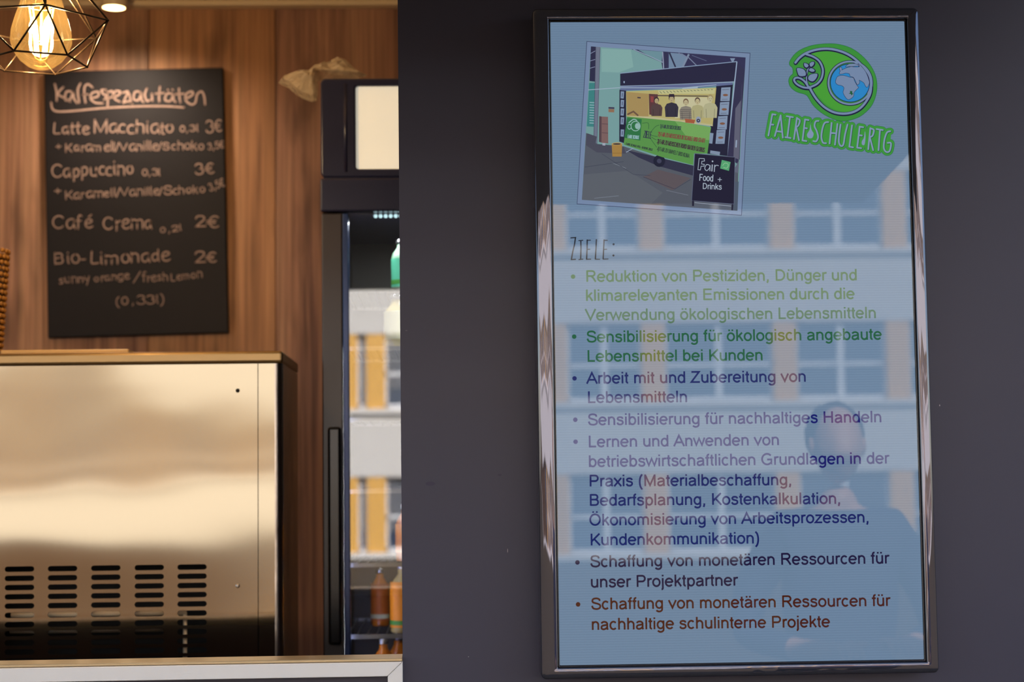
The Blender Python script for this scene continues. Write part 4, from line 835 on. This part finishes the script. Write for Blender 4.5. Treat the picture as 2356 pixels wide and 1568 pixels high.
# ================================================================== OUTSIDE, seen only as reflections
YBld = -31.0; cx = CAM.x
bd = empty('apartment_building', (0, YBld - 2, 0), 'pale apartment building with yellow piers mirrored in the glass', 'building')
m_pl = mat('white_render', (226, 220, 214), 0.8, vary=0.03, vscale=0.5); m_ye = mat('yellow_pier_paint', (240, 182, 88), 0.7, vary=0.04, vscale=1); m_wg = mat('window_glass_dark', (52, 66, 92), 0.15, coat=0.6); m_wf = mat('white_window_frame', (232, 232, 236), 0.5)
m_bl = mat('grey_blind', (128, 130, 138), 0.6); m_bw = mat('brown_shopfront', (88, 62, 40), 0.6)
rows = [(0.15, 1.70), (3.10, 4.65), (6.10, 7.65), (9.10, 10.65)]
zz = [-0.05] + [v for r in rows for v in r] + [12.2]
x_a, x_b = -26.0, 26.0
for i in range(0, len(zz), 2): boxo('wall_band', (x_a, YBld - 8, zz[i]), (x_b, YBld, zz[i + 1]), m_pl, bd)
boxo('core', (x_a + 0.1, YBld - 7.9, 0), (x_b - 0.1, YBld - 0.55, 12.1), mat('room_dark', (40, 44, 54), 0.8), bd)
boxo('roof', (x_a - 0.4, YBld - 8.4, 12.2), (x_b + 0.4, YBld + 0.4, 12.5), mat('dark_roof', (70, 60, 56), 0.8), bd)
piers = [-25.2, -22.7, -20.2, -17.8, -15.4, -13.0, -10.8, -8.6, -6.4, -4.3, -2.05, -1.48, 0.35, 2.12, 4.05, 6.65, 8.9, 11.2, 13.6, 16.0, 18.4, 20.8, 23.2, 25.4]
for r, (za, zb_) in enumerate(rows):
    for i, x in enumerate(piers):
        hw = 0.19 if i in (10, 11) else 0.23; hw2 = 0.19 if i in (9, 10) else 0.23; shop = r == 0 and i < 10
        x = x + cx; boxo('shopfront_pier' if shop else 'yellow_pier', (x - hw, YBld - 0.5, za), (x + hw, YBld - 0.02, zb_), m_bw if shop else m_ye, bd)
        if i == len(piers) - 1: continue
        a_, b_ = x + hw, piers[i + 1] + cx - hw2
        if b_ - a_ < 0.05: continue
        bm = bmesh.new(); yf0, yf1 = YBld - 0.22, YBld - 0.14; t_ = 0.05
        box(bm, (a_, yf0, za), (b_, yf1, za + 0.09)); box(bm, (a_, yf0, zb_ - t_), (b_, yf1, zb_)); box(bm, (a_, yf0, za), (a_ + t_, yf1, zb_)); box(bm, (b_ - t_, yf0, za), (b_, yf1, zb_))
        if b_ - a_ > 0.8:
            mdx = (a_ + b_) / 2; box(bm, (mdx - 0.07, yf0, za), (mdx + 0.07, yf1 + 0.01, zb_)); zm = za + (zb_ - za) * 0.46; box(bm, (a_, yf0, zm - 0.04), (b_, yf1, zm + 0.04))
        fo = from_bm('window', bm, m_bw if shop else m_wf, bd)
        boxo('pane', (a_ + 0.01, YBld - 0.20, za + 0.02), (b_ - 0.01, YBld - 0.19, zb_ - 0.02), m_bw if shop else m_wg, fo)
        if i in (9, 10, 11, 12) and r < 3:
            bm = bmesh.new()
            for k in range(14): box(bm, (a_ + 0.06, YBld - 0.185, zb_ - 0.14 - k * 0.075), (b_ - 0.06, YBld - 0.16, zb_ - 0.09 - k * 0.075))
            from_bm('blind', bm, m_bl, fo)
    boxo('sill_course', (x_a, YBld, za - 0.12), (x_b, YBld + 0.10, za - 0.02), m_pl, bd)

# onlooker standing right of the camera, mirrored in the display
pxp, pyp = CAM.x + 1.20, -2.45
pe_ = empty('person', (pxp, pyp, 0), 'person in a navy jacket with hands raised, mirrored in the display', 'person')
def skin_obj(name, verts, edges, radii, m, root=0, sub=2):
    me = bpy.data.meshes.new(name); me.from_pydata([(v[0] + pxp, v[1] + pyp, v[2]) for v in verts], edges, []); o = link(name, me, m, pe_)
    s = o.modifiers.new('skin', 'SKIN'); s.use_smooth_shade = True
    for i, r in enumerate(radii):
        r = r if isinstance(r, tuple) else (r, r); o.data.skin_vertices[0].data[i].radius = r; o.data.skin_vertices[0].data[i].use_root = (i == root)
    o.modifiers.new('sub', 'SUBSURF').levels = sub; o.modifiers['sub'].render_levels = sub
    return o
m_skin = mat('skin', (214, 160, 130), 0.5); m_navy = mat('navy_jacket', (34, 40, 72), 0.8, bump=(60, 0.002)); m_jean = mat('dark_jeans', (38, 44, 60), 0.85); m_hair = mat('brown_hair', (60, 42, 32), 0.6, bump=(120, 0.004)); m_shoe = mat('black_shoes', (24, 22, 24), 0.5)
body = [(0, 0, 0.98), (0, 0, 1.12), (0, 0, 1.28), (0, 0, 1.44), (0, 0.01, 1.54), (0, 0.02, 1.62),
        (-0.16, 0, 1.47), (-0.27, -0.02, 1.30), (-0.30, 0.02, 1.16), (-0.17, 0.20, 1.13), (-0.06, 0.30, 1.14),
        (0.16, 0, 1.47), (0.27, -0.02, 1.30), (0.29, 0.04, 1.17), (0.17, 0.22, 1.14), (0.08, 0.31, 1.15),
        (-0.10, 0, 0.93), (-0.11, 0.02, 0.52), (-0.11, -0.02, 0.10), (-0.11, 0.12, 0.045), (0.10, 0, 0.93), (0.11, 0.02, 0.52), (0.11, -0.02, 0.10), (0.11, 0.12, 0.045)]
bed = [(0, 1), (1, 2), (2, 3), (3, 4), (4, 5), (3, 6), (6, 7), (7, 8), (8, 9), (9, 10), (3, 11), (11, 12), (12, 13), (13, 14), (14, 15), (0, 16), (16, 17), (17, 18), (18, 19), (0, 20), (20, 21), (21, 22), (22, 23)]
brd = [(0.17, 0.12), (0.16, 0.11), (0.18, 0.12), (0.17, 0.11), 0.062, 0.055, 0.075, 0.055, 0.045, 0.036, 0.026, 0.075, 0.055, 0.045, 0.036, 0.026, 0.095, 0.065, 0.045, 0.038, 0.095, 0.065, 0.045, 0.038]
skin_obj('body', body, bed, brd, m_skin)
def grow(idx, k, name, m):
    mp_ = {v: i for i, v in enumerate(idx)}; es = [(mp_[a], mp_[b]) for a, b in bed if a in mp_ and b in mp_]
    skin_obj(name, [body[i] for i in idx], es, [tuple(q * k for q in (brd[i] if isinstance(brd[i], tuple) else (brd[i], brd[i]))) for i in idx], m)
grow([0, 1, 2, 3, 4, 6, 7, 8, 9, 11, 12, 13, 14], 1.13, 'jacket', m_navy); grow([0, 16, 17, 18, 20, 21, 22], 1.1, 'trousers', m_jean)
for s in (-1, 1):
    boxo('shoe', (pxp + s * 0.11 - 0.05, pyp - 0.09, 0.0), (pxp + s * 0.11 + 0.05, pyp + 0.20, 0.09), m_shoe, pe_, bev=0.03, smooth=True, seg=3)
    hx, hy, hz = (-0.06, 0.30, 1.14) if s < 0 else (0.08, 0.31, 1.15)
    V = [(hx, hy, hz), (hx + 0.005 * s, hy + 0.06, hz + 0.01)]; Ed = [(0, 1)]; Rd = [(0.026, 0.02), (0.036, 0.016)]
    for f_ in range(4):
        b0 = len(V); ox = (f_ - 1.5) * 0.019; ln = (0.030, 0.036, 0.034, 0.026)[f_]
        V += [(hx + ox, hy + 0.085, hz + 0.012), (hx + ox, hy + 0.085 + ln, hz + 0.004), (hx + ox, hy + 0.080 + ln * 1.5, hz - 0.022)]; Ed += [(1, b0), (b0, b0 + 1), (b0 + 1, b0 + 2)]; Rd += [0.010, 0.009, 0.008]
    b0 = len(V); V += [(hx - 0.035 * s, hy + 0.045, hz + 0.018), (hx - 0.052 * s, hy + 0.085, hz + 0.022)]; Ed += [(0, b0), (b0, b0 + 1)]; Rd += [0.012, 0.009]
    skin_obj('hand', V, Ed, Rd, m_skin)
bm = bmesh.new(); bmesh.ops.create_uvsphere(bm, u_segments=28, v_segments=20, radius=1)
for v in bm.verts:
    x, y, z = v.co; jaw = 1 - 0.30 * max(0, -z) ** 1.3; v.co = Vector((pxp + x * 0.078 * jaw, pyp + 0.025 + y * 0.098 * (jaw * 0.5 + 0.5) + (0.012 if y > 0 and z < 0 else 0), 1.735 + z * 0.120))
    if y > 0.85 and abs(z + 0.05) < 0.3: v.co.y += 0.014
from_bm('head', bm, m_skin, pe_, True)
for s in (-1, 1):
    bm = bmesh.new(); bmesh.ops.create_uvsphere(bm, u_segments=12, v_segments=8, radius=0.011, matrix=Matrix.Translation((pxp + s * 0.03, pyp + 0.108, 1.745))); from_bm('eye', bm, mat('eye', (40, 34, 32), 0.2), pe_, True)
    bm = bmesh.new(); bmesh.ops.create_uvsphere(bm, u_segments=12, v_segments=8, radius=1, matrix=Matrix.Translation((pxp + s * 0.08, pyp + 0.02, 1.735)) @ Matrix.Diagonal((0.01, 0.02, 0.032, 1))); from_bm('ear', bm, m_skin, pe_, True)
bm = bmesh.new(); bmesh.ops.create_uvsphere(bm, u_segments=12, v_segments=8, radius=1, matrix=Matrix.Translation((pxp, pyp + 0.108, 1.685)) @ Matrix.Diagonal((0.024, 0.012, 0.007, 1))); from_bm('mouth', bm, mat('lips', (160, 90, 84), 0.5), pe_, True)
bm = bmesh.new(); bmesh.ops.create_uvsphere(bm, u_segments=28, v_segments=18, radius=1)
for v in bm.verts:
    x, y, z = v.co; k = 1 + 0.07 * noise.noise(v.co * 5); v.co = Vector((pxp + x * 0.092 * k, pyp - 0.012 + y * (0.108 if y < 0 else 0.088) * k, 1.765 + z * (0.108 if z > 0 else 0.10) * k))
from_bm('hair', bm, m_hair, pe_, True)
